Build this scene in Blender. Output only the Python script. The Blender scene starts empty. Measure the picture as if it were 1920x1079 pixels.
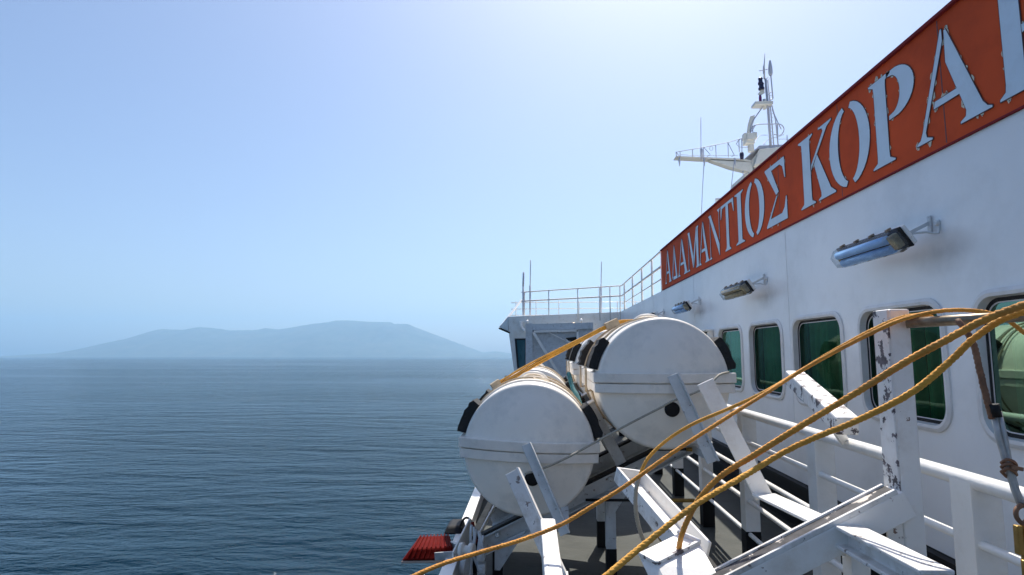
import bpy, bmesh, math, random
from mathutils import Vector, Matrix, noise
random.seed(7)
sc = bpy.context.scene
R = math.radians
V = Vector

# ---------------------------------------------------------------- camera
# world frame = ship frame: +Y bow, +X starboard, +Z up, the eye at the origin
F, IW, IH = 1100.0, 1920.0, 1079.0
TH = math.atan(120.5 / F)
PS = math.atan(55 * math.cos(TH) / F)
CF = V((-math.sin(PS) * math.cos(TH), math.cos(PS) * math.cos(TH), math.sin(TH)))
CR = V((math.cos(PS), math.sin(PS), 0))
CU = CR.cross(CF)
cam = bpy.data.cameras.new("camera")
cam.sensor_width = 36
cam.lens = F / IW * 36
cam.clip_start = 0.05
cam.clip_end = 80000
co = bpy.data.objects.new("camera", cam)
sc.collection.objects.link(co)
co.matrix_world = Matrix(((CR.x, CU.x, -CF.x, 0), (CR.y, CU.y, -CF.y, 0), (CR.z, CU.z, -CF.z, 0), (0, 0, 0, 1)))
sc.camera = co

# ---------------------------------------------------------------- light
SUN_AZ, SUN_EL = 16.0, 57.5
TRIM = R(0.47)                      # the ship rides a little bow up
w = bpy.data.worlds.new("World")
sc.world = w
w.use_nodes = True
nt = w.node_tree
nt.nodes.clear()
wo = nt.nodes.new("ShaderNodeOutputWorld")
bg = nt.nodes.new("ShaderNodeBackground")
sky = nt.nodes.new("ShaderNodeTexSky")
sky.sky_type = 'NISHITA'
sky.sun_disc = False
sky.sun_elevation = R(SUN_EL)
sky.sun_rotation = R(SUN_AZ)
sky.altitude = 0
sky.air_density = 1.0
sky.dust_density = 2.0
sky.ozone_density = 4.5
tcw = nt.nodes.new("ShaderNodeTexCoord")
mpw = nt.nodes.new("ShaderNodeMapping")
mpw.inputs['Rotation'].default_value = (TRIM, 0, 0)
nt.links.new(tcw.outputs['Generated'], mpw.inputs[0])
nt.links.new(mpw.outputs[0], sky.inputs[0])
tint = nt.nodes.new("ShaderNodeMix")
tint.data_type = 'RGBA'
tint.blend_type = 'MULTIPLY'
tint.inputs[0].default_value = 1.0
tint.inputs[7].default_value = (1.035, 0.98, 0.985, 1)      # faintly warm summer air
nt.links.new(sky.outputs[0], tint.inputs[6])
nt.links.new(tint.outputs[2], bg.inputs[0])
bg.inputs[1].default_value = 0.105
nt.links.new(bg.outputs[0], wo.inputs[0])

sl = bpy.data.lights.new("sun", 'SUN')
sl.energy = 4.5
sl.angle = R(0.5)
sl.color = (1.0, 0.95, 0.86)
so = bpy.data.objects.new("sun", sl)
sc.collection.objects.link(so)
sd = V((math.sin(R(SUN_AZ)) * math.cos(R(SUN_EL)), math.cos(R(SUN_AZ)) * math.cos(R(SUN_EL)), math.sin(R(SUN_EL))))
so.rotation_euler = sd.to_track_quat('Z', 'Y').to_euler()
so.location = sd * 60
sc.view_settings.view_transform = 'Standard'
sc.view_settings.look = 'None'
sc.view_settings.exposure = 0.56
sc.view_settings.gamma = 1.0
HAZE = 0.000070
sc.cycles.volume_bounces = 4
sc.cycles.max_bounces = 10

# ---------------------------------------------------------------- helpers
def ray(px, py):
    return CF * F + CR * (px - IW / 2) - CU * (py - IH / 2)

def at(px, py, D):                       # point seen there, D metres ahead along the ship
    d = ray(px, py)
    return d * (D / d.y)

def onx(px, py, x):                      # point seen there on the plane X = x
    d = ray(px, py)
    return d * (x / d.x)

def link(o):
    sc.collection.objects.link(o)
    return o

def wpos(o):
    p = V((0, 0, 0))
    while o:
        p += V(o.location)
        o = o.parent
    return p

def tag(o, label=None, cat=None, group=None, kind=None):
    if label: o['label'] = label
    if cat: o['category'] = cat
    if group: o['group'] = group
    if kind: o['kind'] = kind
    return o

def thing(name, label, cat, loc=(0, 0, 0), group=None):
    o = link(bpy.data.objects.new(name, None))
    o.location = loc
    o.empty_display_size = 0.1
    return tag(o, label, cat, group)

def frame(t, up):
    t = t.normalized()
    n = up - t * up.dot(t)
    if n.length < 1e-5:
        n = V((0, 1, 0)) - t * t.y
    n.normalize()
    return t, n, t.cross(n)

class MB:
    def __init__(s):
        s.bm = bmesh.new()

    def face(s, pts, mi=0):
        f = s.bm.faces.new([s.bm.verts.new(p) for p in pts])
        f.material_index = mi
        return f

    def hexa(s, a, b, mi=0):              # two quads (same order), far side b
        va = [s.bm.verts.new(p) for p in a]
        vb = [s.bm.verts.new(p) for p in b]
        n = len(va)
        fs = [s.bm.faces.new(va), s.bm.faces.new(vb[::-1])]
        for i in range(n):
            j = (i + 1) % n
            fs.append(s.bm.faces.new([va[j], va[i], vb[i], vb[j]]))
        for f in fs: f.material_index = mi
        bmesh.ops.recalc_face_normals(s.bm, faces=fs)

    def box(s, c, d, rot=None, mi=0):
        c = V(c); x, y, z = d[0] / 2, d[1] / 2, d[2] / 2
        P = [V(p) for p in ((-x, -y, -z), (x, -y, -z), (x, y, -z), (-x, y, -z))]
        Q = [V((p.x, p.y, z)) for p in P]
        if rot:
            P = [rot @ p for p in P]; Q = [rot @ p for p in Q]
        s.hexa([c + p for p in P], [c + p for p in Q], mi)

    def bar(s, p0, p1, w, h, up=(0, 0, 1), kind='box', t=0.009, mi=0):
        p0, p1 = V(p0), V(p1)
        tt, n, b = frame(p1 - p0, V(up))
        a, c = w / 2, h / 2
        sec = {
            'box': [(-a, -c), (a, -c), (a, c), (-a, c)],
            'L': [(-a, -c), (a, -c), (a, -c + t), (-a + t, -c + t), (-a + t, c), (-a, c)],
            'J': [(a, -c), (-a, -c), (-a, -c + t), (a - t, -c + t), (a - t, c), (a, c)],
            'U': [(-a, -c), (a, -c), (a, c), (a - t, c), (a - t, -c + t), (-a + t, -c + t), (-a + t, c), (-a, c)],
            'I': [(-a, -c), (a, -c), (a, -c + t), (t / 2, -c + t), (t / 2, c - t), (a, c - t), (a, c), (-a, c), (-a, c - t), (-t / 2, c - t), (-t / 2, -c + t), (-a, -c + t)],
            'C': [(-a, -c), (a, -c), (a, -c + t), (-a + t, -c + t), (-a + t, c - t), (a, c - t), (a, c), (-a, c)],
        }[kind]
        s.hexa([p0 + b * x + n * y for x, y in sec], [p1 + b * x + n * y for x, y in sec], mi)

    def tube(s, pts, r, n=8, caps=True, mi=0):
        pts = [V(p) for p in pts]
        if not hasattr(r, '__len__'): r = [r] * len(pts)
        rings = []
        t0 = (pts[1] - pts[0]).normalized()
        up = V((0, 0, 1)) if abs(t0.z) < 0.9 else V((0, 1, 0))
        nrm = (up - t0 * up.dot(t0)).normalized()
        for i, p in enumerate(pts):
            t = (pts[min(i + 1, len(pts) - 1)] - pts[max(i - 1, 0)])
            t = t.normalized() if t.length > 1e-9 else t0
            nrm = nrm - t * nrm.dot(t)
            nrm.normalize()
            b = t.cross(nrm)
            rings.append([s.bm.verts.new(p + nrm * (r[i] * math.cos(2 * math.pi * k / n)) + b * (r[i] * math.sin(2 * math.pi * k / n))) for k in range(n)])
        for A, B in zip(rings, rings[1:]):
            for k in range(n):
                f = s.bm.faces.new([A[k], A[(k + 1) % n], B[(k + 1) % n], B[k]])
                f.smooth = True; f.material_index = mi
        if caps:
            s.bm.faces.new(rings[0][::-1]).material_index = mi
            s.bm.faces.new(rings[-1]).material_index = mi

    def lathe(s, p0, axis, prof, n=20, mi=0):   # prof: (distance along axis, radius)
        p0 = V(p0)
        t, a, b = frame(V(axis), V((0, 0.01, 1)))
        rings = []
        for d, r in prof:
            rings.append([s.bm.verts.new(p0 + t * d + a * (r * math.cos(2 * math.pi * k / n)) + b * (r * math.sin(2 * math.pi * k / n))) for k in range(n)])
        for A, B in zip(rings, rings[1:]):
            for k in range(n):
                f = s.bm.faces.new([A[k], A[(k + 1) % n], B[(k + 1) % n], B[k]])
                f.smooth = True; f.material_index = mi
        s.bm.faces.new(rings[0][::-1]).material_index = mi
        s.bm.faces.new(rings[-1]).material_index = mi

    def build(s, name, mats, parent=None, bevel=0, recalc=True):
        me = bpy.data.meshes.new(name)
        if recalc:
            bmesh.ops.recalc_face_normals(s.bm, faces=s.bm.faces[:])
        o = link(bpy.data.objects.new(name, me))
        if parent is None:
            lo = V((min(v.co.x for v in s.bm.verts), min(v.co.y for v in s.bm.verts), min(v.co.z for v in s.bm.verts)))
            hi = V((max(v.co.x for v in s.bm.verts), max(v.co.y for v in s.bm.verts), max(v.co.z for v in s.bm.verts)))
            org = V(((lo.x + hi.x) / 2, (lo.y + hi.y) / 2, lo.z))
            o.location = org
        else:
            o.parent = parent
            org = wpos(parent)
        for v in s.bm.verts: v.co -= org
        s.bm.to_mesh(me)
        s.bm.free()
        for m in (mats if isinstance(mats, (list, tuple)) else [mats]): me.materials.append(m)
        if bevel:
            m = o.modifiers.new("edge", 'BEVEL')
            m.width = bevel; m.segments = 2; m.limit_method = 'ANGLE'; m.angle_limit = R(40)
        return o

def one(fn, name, mats, parent=None, bevel=0):
    m = MB(); fn(m); return m.build(name, mats, parent, bevel)

def copy_tree(o, parent=None):
    c = link(o.copy())
    c.parent = parent
    for ch in [k for k in sc.objects if k.parent == o]:
        copy_tree(ch, c)
    return c

def spline(pts, step):
    pts = [V(p) for p in pts]
    out = []
    P = [pts[0] * 2 - pts[1]] + pts + [pts[-1] * 2 - pts[-2]]
    for i in range(1, len(P) - 2):
        a, b, c, d = P[i - 1], P[i], P[i + 1], P[i + 2]
        n = max(2, int((c - b).length / step))
        for k in range(n):
            t = k / n
            out.append(0.5 * ((2 * b) + (c - a) * t + (2 * a - 5 * b + 4 * c - d) * t * t + (3 * b - a - 3 * c + d) * t ** 3))
    out.append(pts[-1])
    return out

def rope_mesh(mb, pts, r, strands=3, pitch=4.4, n=6):
    path = spline(pts, r * 1.1)
    nrm = None; ang = 0
    tracks = [[] for _ in range(strands)]
    for i, p in enumerate(path):
        t = (path[min(i + 1, len(path) - 1)] - path[max(i - 1, 0)]).normalized()
        if nrm is None:
            u = V((0, 0, 1)) if abs(t.z) < 0.9 else V((1, 0, 0))
            nrm = (u - t * u.dot(t)).normalized()
        nrm = (nrm - t * nrm.dot(t)).normalized()
        b = t.cross(nrm)
        if i: ang += (p - path[i - 1]).length / (pitch * r) * 2 * math.pi
        for k in range(strands):
            a = ang + 2 * math.pi * k / strands
            tracks[k].append(p + (nrm * math.cos(a) + b * math.sin(a)) * r * 0.27)
    for tr in tracks: mb.tube(tr, r * 0.71, n)

# ---------------------------------------------------------------- materials
MATS = {}
def mat(name, col, rough=0.5, metal=0.0, var=0.08, vscale=4.0, bump=0.0, bscale=30.0, dirt=None, dscale=2.0, damt=0.4, peel=None, pscale=14.0, pth=0.6, spec=0.5, stretch=None, coat=0.0):
    m = bpy.data.materials.new(name)
    m.use_nodes = True
    t = m.node_tree; N = t.nodes; L = t.links
    p = N['Principled BSDF']
    p.inputs['Roughness'].default_value = rough
    p.inputs['Metallic'].default_value = metal
    p.inputs['Specular IOR Level'].default_value = spec
    if coat: p.inputs['Coat Weight'].default_value = coat
    tc = N.new('ShaderNodeTexCoord')
    src = tc.outputs['Object']
    if stretch:
        mp = N.new('ShaderNodeMapping'); mp.inputs['Scale'].default_value = stretch
        L.new(src, mp.inputs[0]); src = mp.outputs[0]
    def noi(scale, detail=5, rgh=0.6):
        n = N.new('ShaderNodeTexNoise'); n.inputs['Scale'].default_value = scale
        n.inputs['Detail'].default_value = detail; n.inputs['Roughness'].default_value = rgh
        L.new(src, n.inputs['Vector']); return n.outputs['Fac']
    def ramp(fac, a, b, ca, cb):
        r = N.new('ShaderNodeValToRGB'); L.new(fac, r.inputs[0])
        r.color_ramp.elements[0].position = a; r.color_ramp.elements[1].position = b
        r.color_ramp.elements[0].color = (*ca, 1); r.color_ramp.elements[1].color = (*cb, 1)
        return r.outputs[0]
    def mix(fac, a, b):
        x = N.new('ShaderNodeMix'); x.data_type = 'RGBA'
        for s_, v_ in ((0, fac), (6, a), (7, b)):
            if isinstance(v_, tuple): x.inputs[s_].default_value = (*v_, 1)
            elif isinstance(v_, float): x.inputs[s_].default_value = v_
            else: L.new(v_, x.inputs[s_])
        return x.outputs[2]
    c = V(col)
    out = ramp(noi(vscale), 0.3, 0.7, tuple(c * (1 - var)), tuple(min(1, x * (1 + var)) for x in c))
    if dirt:
        f = ramp(noi(dscale, 8, 0.7), 0.48, 0.75, (0, 0, 0), (damt, damt, damt))
        out = mix(f, out, tuple(dirt))
    hgt = None
    if peel:
        f = ramp(noi(pscale, 6, 0.65), pth, pth + 0.03, (0, 0, 0), (1, 1, 1))
        pc = ramp(noi(pscale * 2.3, 4), 0.35, 0.65, tuple(peel), tuple(min(1, x * 2.6 + 0.03) for x in peel))
        out = mix(f, out, pc)
        hgt = f
    L.new(out, p.inputs['Base Color'])
    if bump or hgt:
        bn = N.new('ShaderNodeBump')
        bn.inputs['Distance'].default_value = 0.01
        bn.inputs['Strength'].default_value = bump if bump else 0.4
        if hgt:
            iv = N.new('ShaderNodeMath'); iv.operation = 'MULTIPLY'; iv.inputs[1].default_value = -0.35
            L.new(hgt, iv.inputs[0]); L.new(iv.outputs[0], bn.inputs['Height'])
        else:
            L.new(noi(bscale, 3), bn.inputs['Height'])
        L.new(bn.outputs[0], p.inputs['Normal'])
    MATS[name] = m
    return m

M_wall = mat('painted steel wall', (0.84, 0.85, 0.86), 0.32, var=0.05, vscale=0.9, bump=0.45, bscale=1.5, dirt=(0.45, 0.45, 0.44), dscale=1.1, damt=0.35)
M_white = mat('white gloss paint', (0.88, 0.855, 0.81), 0.33, var=0.05, vscale=6, bump=0.12, bscale=14, dirt=(0.40, 0.31, 0.20), dscale=6, damt=0.45, peel=(0.13, 0.075, 0.05), pscale=19, pth=0.655)
M_peel = mat('peeling white paint', (0.82, 0.80, 0.77), 0.5, var=0.06, vscale=9, dirt=(0.45, 0.38, 0.30), dscale=14, damt=0.5, peel=(0.05, 0.04, 0.045), pscale=20, pth=0.545)
M_peel2 = mat('lightly chipped white paint', (0.78, 0.76, 0.73), 0.5, var=0.10, vscale=9, dirt=(0.34, 0.27, 0.18), dscale=8, damt=0.8, peel=(0.10, 0.08, 0.07), pscale=24, pth=0.60)
M_dirty = mat('dirty worn channel', (0.62, 0.55, 0.48), 0.7, var=0.2, vscale=20, peel=(0.012, 0.010, 0.012), pscale=13, pth=0.40)
M_grey = mat('grey cradle paint', (0.62, 0.64, 0.65), 0.45, var=0.08, vscale=7, dirt=(0.25, 0.22, 0.18), dscale=10, damt=0.4, peel=(0.12, 0.10, 0.09), pscale=24, pth=0.635)
M_black = mat('black paint', (0.010, 0.010, 0.011), 0.6, spec=0.25, var=0.3, vscale=12)
M_rubber = mat('black rubber', (0.010, 0.010, 0.011), 0.75, var=0.3, vscale=20, bump=0.6, bscale=60)
M_raft = mat('white fibreglass', (0.93, 0.865, 0.77), 0.38, var=0.04, vscale=2.5, bump=0.10, bscale=6, dirt=(0.52, 0.50, 0.46), dscale=4.5, damt=0.5)
M_raft2 = mat('white fibreglass flange', (0.88, 0.82, 0.74), 0.42, var=0.06, vscale=5, dirt=(0.42, 0.41, 0.38), dscale=6, damt=0.45)
M_strap = mat('beige strap', (0.42, 0.34, 0.24), 0.8, var=0.2, vscale=20)
M_rope = mat('orange rope', (0.76, 0.33, 0.05), 0.75, var=0.22, vscale=9, bump=0.5, bscale=240, dirt=(0.20, 0.09, 0.04), dscale=5, damt=0.55)
M_ropey = mat('yellow rope', (0.80, 0.39, 0.055), 0.75, var=0.2, vscale=9, bump=0.5, bscale=240, dirt=(0.26, 0.15, 0.05), dscale=6, damt=0.5)
M_ropeb = mat('brown wire rope', (0.22, 0.11, 0.06), 0.7, var=0.4, vscale=14, dirt=(0.05, 0.02, 0.02), dscale=8, damt=0.8)
M_ropeg = mat('grey wire rope', (0.40, 0.37, 0.30), 0.6, var=0.25, vscale=20, dirt=(0.12, 0.11, 0.09), dscale=20, damt=0.6)
M_deck = mat('grey green deck paint', (0.062, 0.066, 0.060), 0.55, spec=0.15, var=0.25, vscale=2.2, bump=0.35, bscale=18, dirt=(0.10, 0.10, 0.09), dscale=3, damt=0.6)
M_orange = mat('orange red board paint', (0.66, 0.090, 0.026), 0.8, spec=0.15, var=0.12, vscale=1.2, dirt=(0.40, 0.05, 0.02), dscale=2, damt=0.6, peel=(0.16, 0.05, 0.03), pscale=16, pth=0.76)
M_letter = mat('pale letter paint', (0.60, 0.72, 0.82), 0.45, var=0.05, vscale=3, dirt=(0.45, 0.52, 0.58), dscale=4, damt=0.5)
M_outline = mat('letter edge paint', (0.10, 0.05, 0.05), 0.6, var=0.3, vscale=30)
M_chip = mat('flaked filler', (0.62, 0.58, 0.46), 0.7, var=0.3, vscale=40, peel=(0.12, 0.06, 0.04), pscale=60, pth=0.55)
M_mast = mat('mast cream paint', (0.78, 0.76, 0.68), 0.45, var=0.05, vscale=2, dirt=(0.5, 0.45, 0.36), dscale=3, damt=0.3)
M_mastg = mat('mast grey paint', (0.50, 0.52, 0.60), 0.5, var=0.08, vscale=3)
M_navy = mat('dark lamp casing', (0.015, 0.015, 0.06), 0.4, var=0.2, vscale=8)
M_red = mat('red flood lamp casing', (0.13, 0.006, 0.004), 0.6, spec=0.04, var=0.25, vscale=14, dirt=(0.10, 0.02, 0.015), dscale=12, damt=0.7)
M_brass = mat('dull steel bar', (0.30, 0.24, 0.17), 0.38, metal=0.7, var=0.3, vscale=14, dirt=(0.10, 0.06, 0.03), dscale=20, damt=0.7)
M_gold = mat('yellow brass', (0.36, 0.22, 0.06), 0.4, metal=0.6, var=0.3, vscale=20)
M_galv = mat('galvanised steel', (0.45, 0.45, 0.44), 0.5, metal=0.4, var=0.2, vscale=25)
M_rail = mat('white rail paint', (0.88, 0.855, 0.81), 0.28, var=0.04, vscale=5, bump=0.25, bscale=20, dirt=(0.5, 0.42, 0.32), dscale=7, damt=0.25)
M_frame = mat('window surround paint', (0.70, 0.70, 0.70), 0.35, var=0.05, vscale=6, dirt=(0.4, 0.37, 0.32), dscale=7, damt=0.3)
M_curtain = mat('green curtain', (0.11, 0.27, 0.19), 0.9, var=0.2, vscale=3)
M_inside = mat('dark saloon lining', (0.05, 0.06, 0.055), 0.9, var=0.2)
M_teal = mat('teal rope', (0.02, 0.12, 0.14), 0.8, var=0.4, vscale=30)
M_toned = mat('soot stained paint', (0.46, 0.45, 0.43), 0.5, var=0.15, vscale=6)
M_amber = mat('aged amber plastic', (0.34, 0.27, 0.14), 0.4, var=0.35, vscale=20, dirt=(0.12, 0.07, 0.02), dscale=18, damt=0.8)
M_tube_sky = mat('sky reflection blue', (0.30, 0.55, 0.95), 0.4, var=0.15, vscale=8)  # sky reflected in the lamp cover is put into this blue

def glassy(name, tint, amount, rough=0.02, refl=(0.36, 0.60, 0.45), k=0.42):
    m = bpy.data.materials.new(name); m.use_nodes = True
    t = m.node_tree; N = t.nodes; L = t.links
    N.remove(N['Principled BSDF'])
    tr = N.new('ShaderNodeBsdfTransparent'); tr.inputs[0].default_value = (*tint, 1)
    gl = N.new('ShaderNodeBsdfGlossy'); gl.inputs['Roughness'].default_value = rough
    gl.inputs['Color'].default_value = (*refl, 1)
    lw = N.new('ShaderNodeFresnel'); lw.inputs['IOR'].default_value = 1.5
    mu = N.new('ShaderNodeMath'); mu.operation = 'MULTIPLY_ADD'; mu.inputs[1].default_value = k; mu.inputs[2].default_value = amount
    L.new(lw.outputs[0], mu.inputs[0])
    tc = N.new('ShaderNodeTexCoord'); nz = N.new('ShaderNodeTexNoise'); nz.inputs['Scale'].default_value = 1.6
    L.new(tc.outputs['Object'], nz.inputs['Vector'])
    bp = N.new('ShaderNodeBump'); bp.inputs['Strength'].default_value = 0.12; bp.inputs['Distance'].default_value = 0.02
    L.new(nz.outputs[0], bp.inputs['Height']); L.new(bp.outputs[0], gl.inputs['Normal'])
    mx = N.new('ShaderNodeMixShader')
    L.new(mu.outputs[0], mx.inputs[0]); L.new(tr.outputs[0], mx.inputs[1]); L.new(gl.outputs[0], mx.inputs[2])
    L.new(mx.outputs[0], N['Material Output'].inputs[0])
    return m
M_glass = glassy('green tinted glass', (0.36, 0.60, 0.45), 0.025)
M_lens = glassy('clear lamp cover', (0.90, 0.93, 0.95), 0.05, 0.22, (0.9, 0.95, 1.0), 0.35)

def brown_grey():  # see-through brown-grey colour, fading outward and broken by noise
    m = bpy.data.materials.new('soot smear'); m.use_nodes = True
    t = m.node_tree; N = t.nodes; L = t.links
    p = N['Principled BSDF']; p.inputs['Base Color'].default_value = (0.20, 0.17, 0.14, 1); p.inputs['Roughness'].default_value = 0.8
    tc = N.new('ShaderNodeTexCoord')
    g = N.new('ShaderNodeTexGradient'); g.gradient_type = 'SPHERICAL'
    mp = N.new('ShaderNodeMapping'); mp.inputs['Location'].default_value = (-.5 * 2.4, -.5 * 2.4, -.5 * 2.4); mp.inputs['Scale'].default_value = (2.4, 2.4, 2.4)
    L.new(tc.outputs['Generated'], mp.inputs[0])
    sx = N.new('ShaderNodeVectorMath'); sx.operation = 'MULTIPLY'; sx.inputs[1].default_value = (0, 1, 1)
    L.new(mp.outputs[0], sx.inputs[0]); L.new(sx.outputs[0], g.inputs[0])
    nz = N.new('ShaderNodeTexNoise'); nz.inputs['Scale'].default_value = 7; nz.inputs['Detail'].default_value = 5
    L.new(tc.outputs['Object'], nz.inputs['Vector'])
    mu = N.new('ShaderNodeMath'); mu.operation = 'MULTIPLY'; L.new(g.outputs['Fac'], mu.inputs[0]); L.new(nz.outputs[0], mu.inputs[1])
    m2 = N.new('ShaderNodeMath'); m2.operation = 'MULTIPLY'; m2.inputs[1].default_value = 0.42; m2.use_clamp = True
    L.new(mu.outputs[0], m2.inputs[0]); L.new(m2.outputs[0], p.inputs['Alpha'])
    return m
M_patch = brown_grey()

# ---------------------------------------------------------------- sea, island
SEA = -17.0
def water():
    m = bpy.data.materials.new('sea water'); m.use_nodes = True
    t = m.node_tree; N = t.nodes; L = t.links
    p = N['Principled BSDF']
    p.inputs['Base Color'].default_value = (0.0008, 0.0170, 0.0330, 1)
    p.inputs['Roughness'].default_value = 0.05
    p.inputs['IOR'].default_value = 1.125
    tc = N.new('ShaderNodeTexCoord')
    def layer(sc_, rot, sx, sy, detail, rgh):
        mp = N.new('ShaderNodeMapping')
        mp.inputs['Rotation'].default_value = (0, 0, R(rot)); mp.inputs['Scale'].default_value = (sx, sy, 1)
        L.new(tc.outputs['Object'], mp.inputs[0])
        n = N.new('ShaderNodeTexNoise'); n.inputs['Scale'].default_value = sc_
        n.inputs['Detail'].default_value = detail; n.inputs['Roughness'].default_value = rgh
        n.inputs['Distortion'].default_value = 0.4
        L.new(mp.outputs[0], n.inputs['Vector'])
        return n.outputs['Fac']
    a = layer(0.16, -38, 0.28, 1.0, 3, 0.5)
    b = layer(0.55, -48, 0.40, 1.0, 4, 0.55)
    c = layer(1.9, -62, 0.50, 1.0, 4, 0.6)
    d = layer(5.0, -30, 0.6, 1.0, 3, 0.6)
    def madd(x, k, y):
        n = N.new('ShaderNodeMath'); n.operation = 'MULTIPLY_ADD'; n.inputs[1].default_value = k
        L.new(x, n.inputs[0])
        if isinstance(y, float): n.inputs[2].default_value = y
        else: L.new(y, n.inputs[2])
        return n.outputs[0]
    h = madd(a, 5.0, madd(b, 2.4, madd(c, 0.75, madd(d, 0.24, 0.0))))
    # broad calm and ruffled patches
    pt = layer(0.011, -8, 0.10, 1.0, 6, 0.62)
    r = N.new('ShaderNodeMapRange'); r.inputs[1].default_value = 0.38; r.inputs[2].default_value = 0.62
    r.inputs[3].default_value = 0.30; r.inputs[4].default_value = 1.0
    L.new(pt, r.inputs[0])
    bp = N.new('ShaderNodeBump'); bp.inputs['Distance'].default_value = 1.0
    L.new(r.outputs[0], bp.inputs['Strength'])
    L.new(h, bp.inputs['Height']); L.new(bp.outputs[0], p.inputs['Normal'])
    return m

mb = MB()
rad = [0, 30, 60, 120, 300, 800, 2500, 8000, 17500]
n = 96
prev = None
for r_ in rad:
    ring = [mb.bm.verts.new((r_ * math.cos(2 * math.pi * k / n), r_ * math.sin(2 * math.pi * k / n), 0)) for k in range(n)] if r_ else [mb.bm.verts.new((0, 0, 0))]
    if prev:
        for k in range(n):
            if len(prev) == 1: mb.bm.faces.new([prev[0], ring[k], ring[(k + 1) % n]])
            else: mb.bm.faces.new([prev[k], ring[k], ring[(k + 1) % n], prev[(k + 1) % n]])
    prev = ring
sea = mb.build('sea', water())
sea.location = (0, 0, SEA)
sea.rotation_euler = (-TRIM, 0, 0)
tag(sea, 'calm dark blue sea with small ripples reaching the horizon', 'sea', kind='structure')

RT = Matrix.Rotation(-TRIM, 3, 'X')
sil = [(112, 671), (124, 668), (149, 661), (168, 659.5), (185, 660.5), (212, 652), (248, 638), (279, 627), (306, 617), (342, 618.7), (373, 613), (409, 616), (431, 619.6), (481, 618.7), (499, 615), (521, 617.8), (548, 613.8), (584, 607.5), (615, 604), (629, 601), (655, 600.8), (696, 603.5), (734, 604), (738, 607.5), (763, 607), (785, 616), (821, 629.5), (853, 641.5), (884, 652.7), (906, 661), (929, 658.6), (951, 662), (1010, 667), (1060, 669)]
ID = 14500.0
prof = []
for px, py in sil:
    p = RT.inverted() @ at(px, py, ID)
    p = p * (ID / p.y)
    prof.append((p.x, p.z - SEA))
def ridge(x):
    if x <= prof[0][0] or x >= prof[-1][0]: return 0
    for (x0, z0), (x1, z1) in zip(prof, prof[1:]):
        if x <= x1: return z0 + (z1 - z0) * (x - x0) / (x1 - x0)
mb = MB()
NX, NY = 260, 26
x0, x1 = prof[0][0], prof[-1][0]
grid = []
for j in range(NY + 1):
    v = j / NY * 2 - 1
    row = []
    for i in range(NX + 1):
        x = x0 + (x1 - x0) * i / NX
        y = ID + v * 2600
        hgt = max(0, ridge(x * ID / y if v > 0 else x))
        k = max(0.0, 1 - abs(v) ** 1.25)
        nz = noise.fractal(V((x / 900, y / 900, 3)), 1.0, 2.0, 5)
        z = hgt * k * (1 + 0.28 * nz * (1 - k)) if k < 1 else hgt
        z += 10 * noise.noise(V((x / 110, 1, 0))) * min(1, hgt / 200) * k
        row.append(mb.bm.verts.new((x, y - ID, max(z, 0) - 4)))
    grid.append(row)
for j in range(NY):
    for i in range(NX):
        mb.bm.faces.new([grid[j][i], grid[j][i + 1], grid[j + 1][i + 1], grid[j + 1][i]]).smooth = True
M_isl = mat('scrub covered rock', (0.07, 0.08, 0.055), 0.95, var=0.3, vscale=0.004, dirt=(0.16, 0.13, 0.10), dscale=0.003, damt=0.6)
isl = mb.build('island', M_isl)
isl.location = RT @ (isl.location + V((0, ID, SEA)))
isl.rotation_euler = (-TRIM, 0, 0)
tag(isl, 'hazy blue mountainous island on the horizon', 'island', kind='structure')

# ---------------------------------------------------------------- superstructure
WX = 2.5
ROOF = 1.25
DECK = -1.70
ferry = thing('superstructure', 'white steel deckhouse with a row of rounded windows beside the walkway', 'ship deckhouse', (WX, 9, DECK))
WIN = [4.26 + 1.23 * k for k in range(-2, 5)]
WZ0, WZ1, WHW = -0.465, 0.305, 0.462
ZC = (WZ0 + WZ1) / 2

def rrect(hw, hh, r, n=8):
    out = []
    for cx, cy, a0 in ((hw - r, hh - r, 0), (-hw + r, hh - r, 90), (-hw + r, -hh + r, 180), (hw - r, -hh + r, 270)):
        for k in range(n + 1):
            a = R(a0 + 90 * k / n)
            out.append((cx + r * math.cos(a), cy + r * math.sin(a)))
    return out
HH = (WZ1 - WZ0) / 2

def wall_mesh(m):
    N_ = 8
    rr = rrect(WHW, HH, 0.13, N_)
    zt, zb = ROOF, -1.25
    ys = []
    for yc in WIN:
        a, b = yc - 0.615, yc + 0.615
        ys.append((a, b))
        corners = [(b, zt), (a, zt), (a, zb), (b, zb)]
        vr = [m.bm.verts.new((WX, yc + p[0], ZC + p[1])) for p in rr]
        vc = [m.bm.verts.new((WX, *c)) for c in corners]
        q = N_ + 1
        for k in range(4):
            seg = vr[k * q:(k + 1) * q]
            for s0, s1 in zip(seg, seg[1:]): m.bm.faces.new([vc[k], s1, s0])
            nxt = vr[((k + 1) * q) % len(vr)]
            m.bm.faces.new([vc[k], vc[(k + 1) % 4], nxt, seg[-1]])
    lo, hi = ys[0][0], ys[-1][1]
    for a, b in ((-4, lo), (hi, 13.5), (13.5, 19.0)):
        m.face([(WX, a, zb), (WX, b, zb), (WX, b, zt), (WX, a, zt)])
    # roof edge return and ends
    m.face([(WX, -4, zt), (WX, 19, zt), (WX + 0.3, 19, zt), (WX + 0.3, -4, zt)])
one(wall_mesh, 'wall', M_wall, ferry)
def strip_mesh(m):
    m.box((WX + 0.10, 7.5, -1.475), (0.22, 23, 0.45))
    m.box((WX - 0.03, 7.5, -1.27), (0.07, 23, 0.03))
    m.box((WX - 0.06, 7.5, -1.50), (0.10, 23, 0.03))
one(strip_mesh, 'base_strip', M_black, ferry)
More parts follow.
